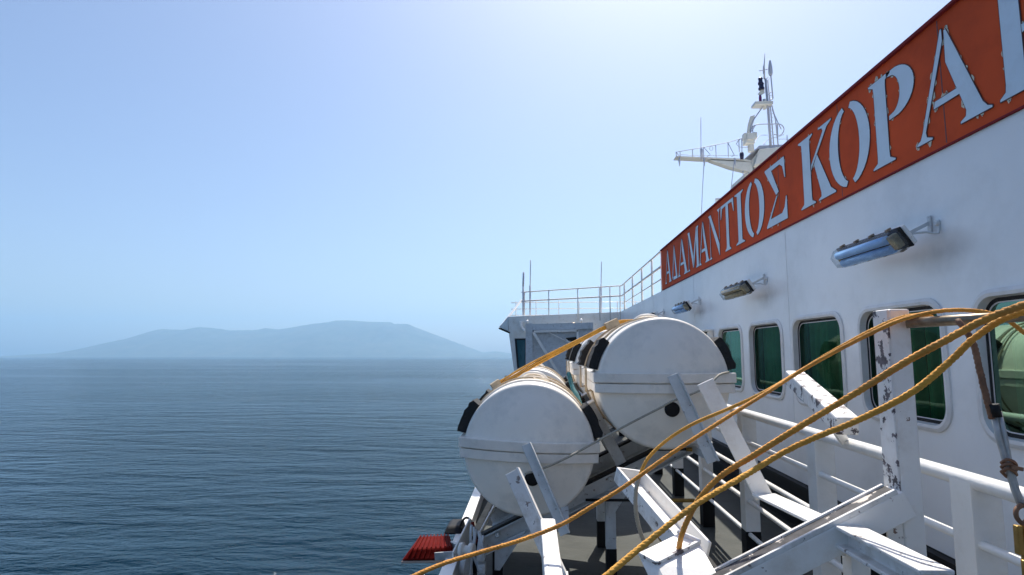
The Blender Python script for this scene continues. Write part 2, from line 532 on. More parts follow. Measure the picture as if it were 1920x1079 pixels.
one(lambda m: m.box((WX + 6.9, 7.5, ROOF - 0.09), (13.0, 23, 0.12)), 'roof', M_white, ferry)
one(lambda m: (m.box((WX + 1.7, 7.5, -0.2), (0.06, 22.8, 2.6)), m.box((WX + 0.9, 7.5, -1.28), (1.5, 22.8, 0.05)), m.box((WX + 0.9, 7.5, 0.9), (1.5, 22.8, 0.05)), m.box((WX + 0.9, 19.1, -0.2), (1.5, 0.05, 2.4)), m.box((WX + 0.9, -4.1, -0.2), (1.5, 0.05, 2.4))), 'saloon_lining', M_inside, ferry)
# welded seams of the plating
for y in (6.05, 9.7, 13.2, 15.3):
    one(lambda m: m.box((WX - 0.0005, y, 0.2), (0.006, 0.010, 2.08)), 'weld_seam', M_wall, ferry)

def window(yc):
    q = rrect(WHW + 0.042, HH + 0.042, 0.165)
    q2 = rrect(WHW + 0.02, HH + 0.02, 0.145)
    q3 = rrect(WHW - 0.035, HH - 0.035, 0.10)
    m = MB()
    rings = []
    for pts, x in ((q, WX), (q, WX - 0.012), (q2, WX - 0.020), (rrect(WHW, HH, 0.13), WX - 0.016), (rrect(WHW - 0.003, HH - 0.003, 0.13), WX + 0.034), (q3, WX + 0.034)):
        rings.append([m.bm.verts.new((x, yc + a, ZC + b)) for a, b in pts])
    for A, B in zip(rings, rings[1:]):
        k = len(A)
        for i in range(k):
            m.bm.faces.new([A[i], A[(i + 1) % k], B[(i + 1) % k], B[i]])
    wf = m.build('window', M_frame, ferry)
    m = MB()
    A = [m.bm.verts.new((WX + 0.031, yc + a, ZC + b)) for a, b in rrect(WHW - 0.006, HH - 0.006, 0.12)]
    B = [m.bm.verts.new((WX + 0.031, yc + a, ZC + b)) for a, b in rrect(WHW - 0.028, HH - 0.028, 0.105)]
    for i in range(len(A)): m.bm.faces.new([A[i], A[(i + 1) % len(A)], B[(i + 1) % len(A)], B[i]])
    m.build('seal', M_rubber, wf)
    m = MB()
    m.face([(WX + 0.037, yc + a, ZC + b) for a, b in rrect(WHW - 0.02, HH - 0.02, 0.11)])
    m.build('pane', M_glass, wf)
    m = MB()
    k = 60
    for lo, hi, ph in ((-0.50, 0.02, 0.3), (0.10, 0.50, 1.7)):
        prev = None
        for i in range(k + 1):
            y = yc + lo + (hi - lo) * i / k
            x = WX + 0.20 + 0.030 * math.sin(i * 0.85 + ph) + 0.014 * math.sin(i * 0.37 + ph * 2 + yc)
            cur = (m.bm.verts.new((x, y, WZ0 - 0.15)), m.bm.verts.new((x + 0.01 * math.sin(i), y, WZ1 + 0.1)))
            if prev: m.bm.faces.new([prev[0], cur[0], cur[1], prev[1]]).smooth = True
            prev = cur
    m.build('curtain', M_curtain, wf)
for yc in WIN: window(yc)

# ---------------------------------------------------------------- name board with letters
BZ0, BZ1 = 1.262, 2.07
board = thing('name_board', 'orange red board with large pale Greek stencil letters above the windows', 'name board', (WX, 7, ROOF))
def brd(m):
    m.box((WX - 0.015 + 0.05, 5.07, (BZ0 + BZ1) / 2), (0.10, 14.1, BZ1 - BZ0))
one(brd, 'panel', M_orange, board)
M_edge = mat('dark red edging', (0.22, 0.025, 0.03), 0.8, spec=0.15)
one(lambda m: m.box((WX + 0.03, 5.07, BZ1 + 0.010), (0.14, 14.1, 0.02)), 'edge_strip', M_edge, board)
one(lambda m: m.box((WX + 0.02, 5.07, BZ0 - 0.006), (0.075, 14.1, 0.010)), 'edge_strip', M_edge, board)

for y in (2.35, 3.6, 4.85, 6.1, 7.35, 8.6, 9.85, 11.1):
    one(lambda m: m.box((WX - 0.0152, y, (BZ0 + BZ1) / 2), (0.002, 0.008, BZ1 - BZ0 - .02)), 'panel_joint', M_outline, board)

def serif_stem(x0, x1, ext=0.07):
    c = 0.03
    return [(x0 - ext, 0), (x1 + ext, 0), (x1 + ext, .02), (x1 + c * .3, .06), (x1, .12), (x1, .88), (x1 + c * .3, .94), (x1 + ext, .98), (x1 + ext, 1), (x0 - ext, 1), (x0 - ext, .98), (x0 - c * .3, .94), (x0, .88), (x0, .12), (x0 - c * .3, .06), (x0 - ext, .02)]
def arcs(cx, cy, rx, ry, a0, a1, n=16):
    return [(cx + rx * math.cos(R(a0 + (a1 - a0) * k / n)), cy + ry * math.sin(R(a0 + (a1 - a0) * k / n))) for k in range(n + 1)]
L_A = [[(0, 0), (.24, 0), (.24, .02), (.16, .05), (.15, .10), (.475, .88), (.475, 1.0), (.45, 1.0), (.10, .12), (.06, .05), (0, .02)],
       [(.50, .97), (.53, .97), (.90, .10), (.95, .04), (1.0, .02), (1.0, 0), (.62, 0), (.62, .02), (.69, .05), (.70, .10), (.635, .28), (.28, .28), (.31, .35), (.605, .35), (.49, .66)]]
L_D = [[(0, .0), (.16, .08), (.475, .84), (.475, 1.0), (.45, 1.0), (.02, .06)],
       [(.50, .97), (.53, .97), (1.0, 0), (.20, 0), (.22, .09), (.70, .09), (.49, .62)]]
L_M = [[(0, 0), (.17, 0), (.17, .02), (.11, .05), (.11, .90), (.085, .90), (.065, .05), (0, .02)],
       [(.04, 1), (.22, 1), (.50, .34), (.50, .04), (.46, .04), (.13, .86)],
       [(.52, .05), (.55, .05), (.83, .86), (.83, 1.0), (.80, 1.0), (.52, .32)],
       [(.72, 0), (1.0, 0), (1.0, .02), (.95, .06), (.95, .94), (1.0, .98), (1.0, 1), (.85, 1), (.85, .9), (.78, .7), (.78, .06), (.72, .02)]]
L_N = [[(0, 0), (.22, 0), (.22, .02), (.13, .05), (.13, .86), (.10, .90), (.08, .05), (0, .02)],
       [(0, 1), (.20, 1), (.87, .24), (.87, 0), (.84, 0), (.15, .84), (.06, .95), (0, .98)],
       [(.77, 1), (1.0, 1), (1.0, .98), (.93, .95), (.90, .90), (.90, .30), (.87, .34), (.86, .92), (.77, .98)]]
L_T = [[(.28, 0), (.72, 0), (.72, .02), (.62, .06), (.60, .12), (.60, .94), (.86, .93), (.96, .72), (1.0, .72), (.98, 1), (.02, 1), (0, .72), (.04, .72), (.14, .93), (.40, .94), (.40, .12), (.38, .06), (.28, .02)]]
L_I = [serif_stem(.30, .70, .24)]
L_O = [arcs(.48, .5, .48, .52, 100, 260) + arcs(.50, .5, .26, .46, 258, 102),
       arcs(.52, .5, .48, .52, -80, 80) + arcs(.50, .5, .26, .46, 78, -78)]
L_S = [[(.02, 1), (.96, 1), (.98, .66), (.94, .66), (.86, .86), (.74, .92), (.34, .92), (.66, .50), (.52, .47), (.0, .98)],
       [(.0, 0), (1.0, 0), (1.0, .36), (.96, .36), (.88, .20), (.76, .13), (.22, .13), (.60, .46), (.52, .45), (.0, .03)]]
L_K = [serif_stem(.12, .36, .10),
       [(.62, 1), (.98, 1), (.98, .98), (.86, .94), (.42, .53), (.38, .47), (.38, .56), (.74, .92), (.72, .96), (.62, .98)],
       [(.46, .55), (.56, .66), (.88, .10), (1.0, .02), (1.0, 0), (.54, 0), (.54, .02), (.62, .05), (.62, .10)]]
L_P = [serif_stem(.12, .40, .12) , [(.44, .95), (.44, 1.0)] + arcs(.56, .73, .44, .27, 80, -80) + [(.44, .46), (.44, .51)] + arcs(.50, .73, .20, .21, -75, 75)]
L_H = [serif_stem(.08, .30, .08), [(.30, .46), (.70, .46), (.70, .53), (.30, .53)], serif_stem(.70, .92, .08)]
row = [(L_A, 1244.5, 1256), (L_D, 1257.5, 1267.5), (L_A, 1268.5, 1287), (L_M, 1287.5, 1309), (L_A, 1308, 1328), (L_N, 1328.5, 1351), (L_T, 1351.5, 1377), (L_I, 1378, 1397), (L_O, 1397.5, 1435), (L_S, 1438, 1478), (L_K, 1503, 1572), (L_O, 1563, 1643), (L_P, 1645, 1735), (L_A, 1731, 1882), (L_H, 1897, 2110)]
LZ0, LZ1 = 1.335, 1.985
LX = WX - 0.015
for li, (shape, pa, pb) in enumerate(row):
    ya, yb = onx(pa, 400, LX).y, onx(pb, 400, LX).y
    m = MB()
    for poly in shape:
        pts = [(LX - 0.006, ya + (yb - ya) * u, LZ0 + (LZ1 - LZ0) * v) for u, v in poly]
        f = m.bm.faces.new([m.bm.verts.new(p) for p in pts])
        f.normal_update()
        if f.normal.x > 0: f.normal_flip()
        bmesh.ops.triangulate(m.bm, faces=[f])
    bmesh.ops.remove_doubles(m.bm, verts=m.bm.verts[:], dist=1e-5)
    edges = [e for e in m.bm.edges if e.is_boundary]
    # thin dark edge standing round each piece
    ring = []
    for e in edges: ring.append((e.verts[0].co.copy(), e.verts[1].co.copy()))
    for a, b in ring:
        m.tube([a + V((0.003, 0, 0)), b + V((0.003, 0, 0))], 0.0045, 4, mi=1)
    if li >= 9:                              # flaked edges on the aft letters
        rnd = random.Random(li)
        for a, b in ring:
            ln = (b - a).length
            for q in range(int(ln / 0.10) + (1 if rnd.random() < 0.3 else 0)):
                if rnd.random() < (0.75 if li in (12, 13) else 0.35):
                    c = a.lerp(b, rnd.random()); s_ = rnd.uniform(0.008, 0.026)
                    k = rnd.randint(5, 8); a0 = rnd.random() * 6
                    P = [V((LX - 0.0035 - 0.0001 * q, c.y + s_ * rnd.uniform(.5, 1.2) * math.cos(a0 + 6.283 * i / k) , c.z + 1.5 * s_ * rnd.uniform(.5, 1.2) * math.sin(a0 + 6.283 * i / k))) for i in range(k)]
                    m.face(P, 2)
    m.build('letter', [M_letter, M_outline, M_chip], board, recalc=False)

# ---------------------------------------------------------------- wall lamps
def wall_lamp(yc, name_label, tube_mat):
    z, x = 0.715, 2.30
    t = thing('wall_lamp', name_label, 'wall lamp', (WX, yc, z), 'long wall lamps under the name board')
    hl = 0.39
    rot = Matrix.Rotation(R(56), 3, 'Y')
    def oct_(sx, sz, y): return [V((x, yc, z)) + rot @ V((a * sx, 0, b * sz)) + V((0, y, 0)) for a, b in ((-.55, -1), (.55, -1), (1, -.35), (1, .35), (-1, .35), (-1, -.35))]
    m = MB()
    pr = [(-hl, .6), (-hl + .03, 1), (hl - .03, 1), (hl, .6)]
    prev = None
    for y, s_ in pr:
        cur = [m.bm.verts.new(p) for p in oct_(0.076 * s_, 0.080 * s_, y)]
        if prev:
            for i in range(6): m.bm.faces.new([prev[i], prev[(i + 1) % 6], cur[(i + 1) % 6], cur[i]])
        else: m.bm.faces.new(cur[::-1])
        prev = cur
    m.bm.faces.new(prev)
    m.build('diffuser', M_lens, t)
    up = rot @ V((0, 0, 1)); sx = rot @ V((1, 0, 0)); c = V((x, yc, z))
    one(lambda m: m.bar(c + up * 0.055 - V((0, hl, 0)), c + up * 0.055 + V((0, hl, 0)), 0.14, 0.04, up), 'housing', M_white, t, 0.012)
    one(lambda m: m.bar(c + up * 0.027 - V((0, hl + .012, 0)), c + up * 0.027 + V((0, hl + .012, 0)), 0.146, 0.012, up), 'rim', M_rubber, t, 0.003)
    for s_ in (-.034, .034):
        one(lambda m: m.tube([c - up * .040 + sx * s_ - V((0, hl * .80, 0)), c - up * .040 + sx * s_ + V((0, hl * .80, 0))], 0.031, 10), 'tube', tube_mat, t)
    for e in (-1, 1):
        one(lambda m: m.bar(c - up * .012 + V((0, e * (hl * .80), 0)), c - up * .012 + V((0, e * (hl - .03), 0)), 0.10, 0.06, up), 'end_cap', M_amber, t, 0.01)
    for k in range(4):
        for s_ in (-1, 1):
            one(lambda m: m.box(c + up * .02 + sx * (.081 * s_) + V((0, -hl * .75 + k * hl * .5, 0)), (0.012, 0.03, 0.03), rot), 'clip', M_brass, t)
    def arm(m):
        for yy in (-hl + .02, hl - .12):
            a = c + up * .08 + V((0, yy, 0))
            m.bar(a, V((WX - .004, yc + yy + .0, z + .11)), 0.022, 0.008, V((0, 1, 0)))
            m.bar(V((WX - .012, yc + yy, z + .04)), V((WX - .012, yc + yy, z + .15)), 0.03, 0.010, V((1, 0, 0)))
        m.tube(spline([c + up * .07 + V((0, -hl + .05, 0)), c + up * .10 + V((0.05, -hl - .03, -.02)), V((WX - .02, yc - hl - .07, z + .02)), V((WX, yc - hl - .05, z + .09))], .03), 0.007, 6)
        m.lathe((WX, yc - hl - .05, z + .09), (-1, 0, 0), [(0, .02), (.02, .02), (.025, .012)], 12)
    one(arm, 'bracket', M_grey, t)
    def patch_face(m):  # irregular brown-grey patch on the wall by the lamp's near end
        rnd = random.Random(int(yc * 10))
        m.face([(WX - .0035, yc - hl - .05 + .42 * math.cos(a * .3927) * rnd.uniform(.8, 1.1), z - .10 + .20 * math.sin(a * .3927) * rnd.uniform(.8, 1.1)) for a in range(16)])
    one(patch_face, 'wall_patch', M_patch, t)
for yc, lb in ((4.19, 'largest wall lamp, bluish cover with amber ends, nearest the stern'), (7.01, 'brownish dirty wall lamp, second from the big bluish one'), (9.73, 'small bluish wall lamp between the brown lamp and the raft canister'), (12.45, 'tiny farthest wall lamp just above the top of the raft canister')):
    wall_lamp(yc, lb, M_amber if 'brownish' in lb else M_tube_sky)

# ---------------------------------------------------------------- deck
mb = MB()
mb.hexa([V(p) for p in ((-0.66, -4, DECK), (WX, -4, DECK), (WX, 19, DECK), (-1.0, 19, DECK))], [V(p) for p in ((-0.66, -4, DECK - .15), (WX, -4, DECK - .15), (WX, 19, DECK - .15), (-1.0, 19, DECK - .15))])
dk = mb.build('deck', M_deck)
tag(dk, 'grey painted steel side deck', 'deck', kind='structure')
mb = MB()
mb.hexa([V(p) for p in ((-0.56, -4, DECK - .16), (16, -4, DECK - .16), (16, 24, DECK - .16), (-0.9, 24, DECK - .16))], [V(p) for p in ((-0.56, -4, SEA - 1), (16, -4, SEA - 1), (16, 24, SEA - 1), (-0.9, 24, SEA - 1))])
hull = mb.build('hull', M_wall)
tag(hull, 'white ship side under the deck', 'hull', kind='structure')
cm = one(lambda m: (m.bar((-0.62, 2.5, DECK + .10), (-0.90, 18.9, DECK + .10), 0.03, 0.20), m.bar((-0.62, 2.5, DECK + .21), (-0.90, 18.9, DECK + .21), 0.09, 0.02)), 'coaming', M_white)
tag(cm, 'low white steel edge along the outer side of the deck', 'coaming', kind='structure')
bs = one(lambda m: m.bar((1.28, -4, DECK + .06), (1.28, 18.9, DECK + .06), 0.03, 0.12), 'black_sill', M_black)
tag(bs, 'long low black steel sill on the deck below the white railing', 'deck sill')

# ---------------------------------------------------------------- railing along the walkway
RX = 1.60
rl = thing('deck_railing', 'white railing with thick round handrail between walkway and raft cradles', 'railing', (RX, 6, DECK))
one(lambda m: m.tube([(RX, y * 0.5, -0.478) for y in range(-6, 35)], 0.030, 20), 'handrail', M_rail, rl)
for z, r_ in ((-0.70, .017), (-0.93, .017), (-1.15, .017), (-1.40, .017)):
    one(lambda m: m.tube([(RX, y, z) for y in range(-3, 18)], r_, 10), 'rail_bar', M_rail, rl)
for k in range(-2, 12):
    y = 2.36 + 1.24 * k
    p = one(lambda m: m.bar((RX + 0.026, y, DECK + .32), (RX + 0.026, y, -0.480), 0.112, 0.112, (0, 1, 0), 'J', .011), 'post', M_rail, rl, 0.003)
    one(lambda m: m.bar((RX + 0.026, y, DECK), (RX + 0.026, y, DECK + .32), 0.114, 0.114, (0, 1, 0), 'J', .012), 'foot', M_black, p)

# ---------------------------------------------------------------- liferaft canisters
def canister(R_=0.45, Lg=1.5, b=0.11):
    t = thing('raft_canister', '', 'liferaft canister', (0, 0, 0), 'white liferaft canisters on the inclined cradles')
    n = 48
    er = 0.035
    prof_ = []                                      # (y of rim, radius, dome)
    for k in range(9): prof_.append(('d', k / 8 * (R_ - er)))
    for k in range(1, 6): prof_.append(('r', k / 5))
    def end_pt(kind, s):
        if kind == 'd': return -b * (1 - (s / (R_ - er)) ** 2), s
        a = R(90 * s)
        return er * (1 - math.cos(a)), R_ - er + er * math.sin(a)
    half = [end_pt(*p) for p in prof_]
    line = half + [(Lg * .33, R_ * 1.004), (Lg * .5, R_ * 1.006), (Lg * .67, R_ * 1.004)] + [(Lg - y, r) for y, r in half[::-1]]
    def shell(m, a0, a1):
        rings = []
        for y, r in line:
            if r < 1e-6: rings.append([m.bm.verts.new((0, y, 0))]); continue
            rings.append([m.bm.verts.new((r * math.cos(R(a0 + (a1 - a0) * k / n)), y, r * math.sin(R(a0 + (a1 - a0) * k / n)))) for k in range(n + 1)])
        for A, B in zip(rings, rings[1:]):
            for k in range(n):
                if len(A) == 1: f = m.bm.faces.new([A[0], B[k], B[k + 1]])
                elif len(B) == 1: f = m.bm.faces.new([A[k], A[k + 1], B[0]])
                else: f = m.bm.faces.new([A[k], B[k], B[k + 1], A[k + 1]])
                f.smooth = True
    one(lambda m: shell(m, 0, 180), 'upper_shell', M_raft, t)
    one(lambda m: shell(m, 180, 360), 'lower_shell', M_raft, t)
    def flange(m, z0, z1, o):
        def ringpts(z):
            P = []
            for s_ in (-1, 1):
                for k in range(17):
                    u = (k / 16 * 2 - 1) * (-s_)
                    x = u * (R_ + o)
                    y = -b * (1 - u * u) - o if s_ < 0 else Lg + b * (1 - u * u) + o
                    P.append(V((x, y, z)))
            return P
        m.hexa(ringpts(z0), ringpts(z1))
    one(lambda m: flange(m, 0.003, 0.070, 0.030), 'flange', M_raft2, t, 0.006)
    one(lambda m: flange(m, -0.066, -0.003, 0.022), 'flange', M_raft2, t, 0.006)
    # moulded ribs round the shell
    def rib(m, y, a0, a1, wd=.09, h=.014):
        P = [((R_ + h * .5) * math.cos(R(a0 + (a1 - a0) * k / 40)), (R_ + h * .5) * math.sin(R(a0 + (a1 - a0) * k / 40))) for k in range(41)]
        for (xa, za), (xb, zb) in zip(P, P[1:]):
            m.bar((xa, y, za), (xb, y, zb), wd, h, (xa + xb, 0, za + zb))
    for y in (.30, 1.2):
        one(lambda m: rib(m, y, 8, 172), 'rib', M_raft, t)
    for y in (.42, .50, 1.02, 1.10):
        def strap(m):
            P = [V(((R_ + .020) * math.cos(R(a)), y, (R_ + .020) * math.sin(R(a)))) for a in range(9, 172, 4)]
            Q = [V(((R_ + .008) * math.cos(R(a)), y + .02, (R_ + .008) * math.sin(R(a)))) for a in range(190, 352, 6)]
            m.tube(P, .007, 6)
            m.tube([V((-(R_ + .046), y, .09)), V((-(R_ + .046), y, -.09))] + Q + [V((R_ + .046, y, -.09)), V((R_ + .046, y, .09))], .007, 6)
        one(strap, 'strap', M_strap, t)
    for y in (.17, 1.20):
        for s_ in (-1, 1):
            def pad(m):
                A = []; B = []
                rnd = random.Random(int(y * 100) + s_)
                for k in range(9):
                    a = 11 + 27 * k / 8
                    for lst, rr_ in ((A, R_ + .004), (B, R_ + .068 + rnd.uniform(-.012, .012))):
                        lst.append((s_ * rr_ * math.cos(R(a)), rr_ * math.sin(R(a))))
                sec = A + B[::-1]
                m.hexa([V((x, y - .12, z)) for x, z in sec], [V((x, y + .12, z)) for x, z in sec])
            one(pad, 'rubber_pad', M_rubber, t)
    one(lambda m: m.lathe((0.03, -b * .80, -.168), (0, -1, 0), [(-.05, .050), (0.008, .050), (.020, .047), (.022, .03)], 24), 'port_plug', M_black, t)
    one(lambda m: m.tube(spline([(-.10, .62, R_ + .005), (-.04, .61, R_ + .045), (.06, .61, R_ + .045), (.12, .62, R_ + .0)], .02), .012, 8), 'handle', M_raft, t)
    one(lambda m: [m.box((x, .75, R_ + .004), (.10, .25, .012)) for x in (-.02,)], 'top_plate', M_raft2, t, .004)
    return t
RAFT_R = V((0.835, 4.1, -0.212)); RAFT_L = V((-0.088, 4.1, -0.665))
c0 = canister()
for i, (p, rz, ry, lb) in enumerate((
        (RAFT_R, 0, 0, 'white round liferaft canister close to the windows, end facing the camera'),
        (RAFT_L, 0, 2.0, 'white round liferaft canister hanging nearest the sea, end facing the camera'),
        (RAFT_R + V((0.0, 2.75, 0.02)), 0, -1, 'white canister mostly hidden behind the one by the windows'),
        (RAFT_L + V((0.0, 2.75, 0.02)), 0, 1, 'white canister mostly hidden behind the one by the sea'))):
    c = c0 if i == 0 else copy_tree(c0)
    c.location = p
    c.rotation_euler = (0, R(ry), R(rz))
    c['label'] = lb

# ---------------------------------------------------------------- raft cradles
SL = 0.4875                                     # slope of the launching beams
def incl(x): return -0.735 + SL * (x - 0.84)    # top line of the beams
UPN = V((-SL, 0, 1)).normalized()
def cradle(y, label, near=False):
    t = thing('raft_cradle', label, 'raft cradle', (0.3, y, DECK), 'sloping steel cradles of the rafts')
    xa, xb = -0.50, 1.22
    a, b_ = V((xa, y, incl(xa))), V((xb, y, incl(xb)))
    o = UPN * -0.085
    one(lambda m: m.bar(a + o, b_ + o, .09, .13, UPN, 'C', .012), 'sloping_beam', M_grey, t, .003)
    one(lambda m: m.bar(a - UPN * .010, b_ - UPN * .010, .085, .018, UPN), 'bearing_strip', M_rubber, t)
    for x in (0.52, -0.34):
        zt = incl(x) - .165
        p = one(lambda m: m.bar((x, y + .06, DECK + .22), (x, y + .06, zt), .075, .075, (0, 1, 0), 'J', .010), 'leg', M_grey, t, .003)
        one(lambda m: m.bar((x, y + .06, DECK), (x, y + .06, DECK + .22), .078, .078, (0, 1, 0), 'J', .011), 'foot', M_black, p)
        def gus(m):
            m.hexa([V((x - .02, y - .01, zt + .02)), V((x + .22, y - .01, zt + .02 + SL * .24)), V((x + .02, y - .01, zt - .16)), V((x - .02, y - .01, zt - .16))],
                   [V((x - .02, y, zt + .02)), V((x + .22, y, zt + .02 + SL * .24)), V((x + .02, y, zt - .16)), V((x - .02, y, zt - .16))])
            m.lathe((x, y - .012, zt + .10), (0, -1, 0), [(0, .02), (.012, .02), (.014, .012)], 10)
        one(gus, 'gusset', M_grey, t)
    # divider plate between the two rafts
    dm = V((0.605, y + .02, incl(0.605)))
    one(lambda m: m.bar(dm, dm + UPN * .50 + V((-.02, 0, 0)), .05, .085, (1, 0, 0)), 'divider', M_grey, t, .004)
    one(lambda m: m.bar(dm + UPN * .50 + V((-.02, 0, 0)), dm + UPN * .515 + V((-.02, 0, 0)), .12, .15, (1, 0, 0)), 'divider_cap', M_peel2, t, .004)
    return t
ys = (4.62, 5.35, 7.25, 8.05)
for y, lb in zip(ys, ('sloping grey cradle beam under the front end of the two close canisters', 'sloping cradle beam under the rear of the two close canisters', 'sloping cradle beam under the front of the far canisters', 'sloping cradle beam under the rear of the far canisters')):
    cradle(y, lb)

# guide angles standing in front of the close canisters
ga = thing('guide_angle', 'grey steel angle leaning in front of the canister near the windows', 'guide angle', at(1345, 868, 3.85), 'grey guide angles')
p0, p1 = at(1262, 703, 3.86), at(1338, 868, 3.80)
one(lambda m: m.bar(p1, p0, .072, .055, (0, -1, 0), 'J', .010), 'angle_bar', M_grey, ga, .003)
one(lambda m: m.bar(p1 + V((0, .05, .03)), V((p1.x + .03, 4.60, p1.z - .01)), .05, .05), 'foot_bracket', M_grey, ga, .003)
gb = thing('guide_angle', 'grey steel angle leaning in front of the canister by the sea', 'guide angle', at(1062, 1000, 3.85), 'grey guide angles')
q0, q1 = at(986, 833, 3.86), at(1060, 1003, 3.75)
one(lambda m: m.bar(q1, q0, .066, .055, (0, -1, 0), 'J', .010), 'angle_bar', M_grey, gb, .003)
one(lambda m: m.bar(q1 + V((0, .05, .03)), V((q1.x + .03, 4.60, q1.z + .08)), .05, .05), 'foot_bracket', M_grey, gb, .003)

# the empty cradle next to the camera
nc = thing('empty_cradle', 'large empty white steel cradle with peeling paint beside the handrail', 'raft cradle', (1.0, 2.0, DECK))
YN = 2.0
ptop, pbot = at(1680, 580, YN), at(1722, 1079, YN)
pc = (ptop + pbot) / 2
px_, pz0, pz1 = pc.x, -1.7, ptop.z
one(lambda m: m.box((px_ , YN + .035, (pz0 + pz1) / 2), (.068, .085, pz1 - pz0)), 'post', M_white, nc, .006)
one(lambda m: m.box((px_ - .0365, YN + .035, (pz1 - .62 + pz1) / 2), (.007, .084, .615)), 'post_edge', M_peel, nc, .002)
# transverse sloping beam with a dirty channel on top
b0, b1 = at(1694, 938, YN), at(1340, 1118, YN)
bl = b1 + (b1 - b0) * 0.25
nb = V((0, 0, 1)) - (b1 - b0).normalized() * (b1 - b0).normalized().z; nb.normalize()
one(lambda m: m.bar(bl, b0 - (b1 - b0).normalized() * -.005, .085, .085, nb), 'sloping_beam', M_white, nc, .004)
one(lambda m: m.bar(bl + nb * .047, b0 + nb * .047 + (b1 - b0).normalized() * .02, .060, .008, nb), 'beam_top', M_dirty, nc)
def lips(m):
    for s_ in (-1, 1):
        o = V((0, s_ * .036, 0)) + nb * .050
        m.bar(bl + o, b0 + o + (b1 - b0).normalized() * .02, .012, .016, nb)
one(lips, 'beam_lip', M_peel2, nc, .002)
one(lambda m: m.bar((px_ - .02, YN + .02, -1.7), (px_ - .06, YN + .02, b0.z - .07), .05, .05, (0, 1, 0), 'L'), 'prop', M_white, nc, .003)
# longitudinal angle and its bent upright arm
e0 = at(1432, 928, 2.65); e1 = at(1570, 992, 2.03); e2 = at(1760, 1098, 1.55)
eup = at(1322, 716, 2.68)
one(lambda m: m.bar(e1, e0, .10, .012, (0, 0, 1)), 'side_bar', M_white, nc, .003)
one(lambda m: m.bar(e0 + V((0, .0, -.01)), eup, .075, .014, (0, 1, 0)), 'upright_arm', M_white, nc, .003)
one(lambda m: m.bar(e2, e1 + V((0, .0, -.005)), .085, .07, (0, 0, 1), 'I', .012), 'side_bar', M_peel2, nc, .003)
one(lambda m: m.hexa([e1 + V((-.05, .02, -.01)), e1 + V((.05, .02, -.01)), e1 + V((.05, .02, -.09)), e1 + V((-.03, .02, -.09))], [p + V((0, .015, 0)) for p in (e1 + V((-.05, .02, -.01)), e1 + V((.05, .02, -.01)), e1 + V((.05, .02, -.09)), e1 + V((-.03, .02, -.09)))]), 'gusset', M_white, nc)
# legs below
for xx in (0.80, 1.02):
    one(lambda m: m.bar((xx, YN + .05, -1.7), (xx, YN + .05, b1.z + (xx - b1.x) * SL - .02), .06, .06, (0, 1, 0), 'J'), 'leg', M_white, nc, .003)

# stop arm above the handrail
sa = thing('stop_arm', 'short peeling white box bar tilted above the handrail in front of the windows', 'stop arm', at(1545, 830, 2.9))
s0, s1 = at(1489, 708, 3.15), at(1590, 800, 2.45)
one(lambda m: m.bar(s1, s0, .088, .075, (0, 0, 1)), 'arm', M_peel, sa, .008)
one(lambda m: m.bar(s0 * .6 + s1 * .4 + V((.02, 0, -.03)), V((RX - .03, 3.2, -.46)), .05, .02, (0, 1, 0)), 'weld_bracket', M_white, sa, .003)
# seaward stop arm in the lower middle
sb = thing('stop_arm', 'upright peeling white box bar at the bottom, between the two ropes', 'stop arm', at(1040, 1079, 1.9))
u0, u1 = at(1027, 992, 2.35), at(1040, 1120, 1.85)
one(lambda m: m.bar(u1, u0, .058, .085, (0, 0, 1)), 'arm', M_peel2, sb, .008)
one(lambda m: m.bar(u1 + V((.02, .05, -.1)), V((u1.x + .02, u1.y + .2, DECK)), .06, .06, (0, 1, 0)), 'stem', M_white, sb, .003)
# white flat arm with bright edge
wa = thing('upright_arm', 'white flat steel arm with bright edge in front of the seaward canister', 'cradle arm', at(1060, 1079, 2.6))
w0, w1 = at(959, 885, 2.68), at(1050, 1090, 2.55)
one(lambda m: m.bar(w1, w0, .060, .012, (0, 1, 0)), 'plate', M_peel2, wa, .002)
td, nn, bb = frame(w0 - w1, V((0, 1, 0)))
one(lambda m: m.bar(w1 - bb * .031 * (1 if bb.x < 0 else -1) + V((0, .02, 0)), w0 - bb * .031 * (1 if bb.x < 0 else -1) + V((0, .02, 0)), .010, .055, (0, 1, 0)), 'edge', M_white, wa, .002)
one(lambda m: m.bar(w1 + V((0, .02, .02)), V((w1.x + .1, 2.6, DECK)), .07, .05, (0, 1, 0)), 'stem', M_white, wa, .003)

# divider bracket and end box of the empty cradle
db = thing('divider_bracket', 'chipped white channel bracket behind the two crossing ropes', 'bracket', at(1240, 960, 2.6))
d0, d1 = at(1178, 905, 2.95), at(1296, 1045, 2.35)
one(lambda m: m.bar(d1, d0, .13, .012, (0.3, -.6, .75)), 'web', M_peel2, db, .002)
td, nn, bb = frame(d0 - d1, V((0.3, -.6, .75)))
for s_ in (-1, 1):
    one(lambda m: m.bar(d1 + bb * (.065 * s_) + nn * .03, d0 + bb * (.065 * s_) + nn * .03, .012, .07, tuple(nn)), 'flange', M_white if s_ > 0 else M_peel2, db, .002)
one(lambda m: m.bar(d0 + nn * .03, d0 + td * .012 + nn * .03, .142, .07, tuple(nn)), 'end_plate', M_white, db, .002)
one(lambda m: m.bar(d1 + V((0, .1, .03)), V((d1.x + .02, d1.y + .3, DECK)), .08, .06, (0, 1, 0)), 'stem', M_grey, db, .003)
one(lambda m: m.lathe(at(1240, 1002, 2.55), at(1262, 1030, 2.4) - at(1240, 1002, 2.55), [(0, .022), (.12, .022)], 14), 'roller', M_gold, db)
eb = thing('end_box', 'white steel box end with worn edges at the bottom beside the ropes', 'cradle end box', at(1290, 1079, 2.0))
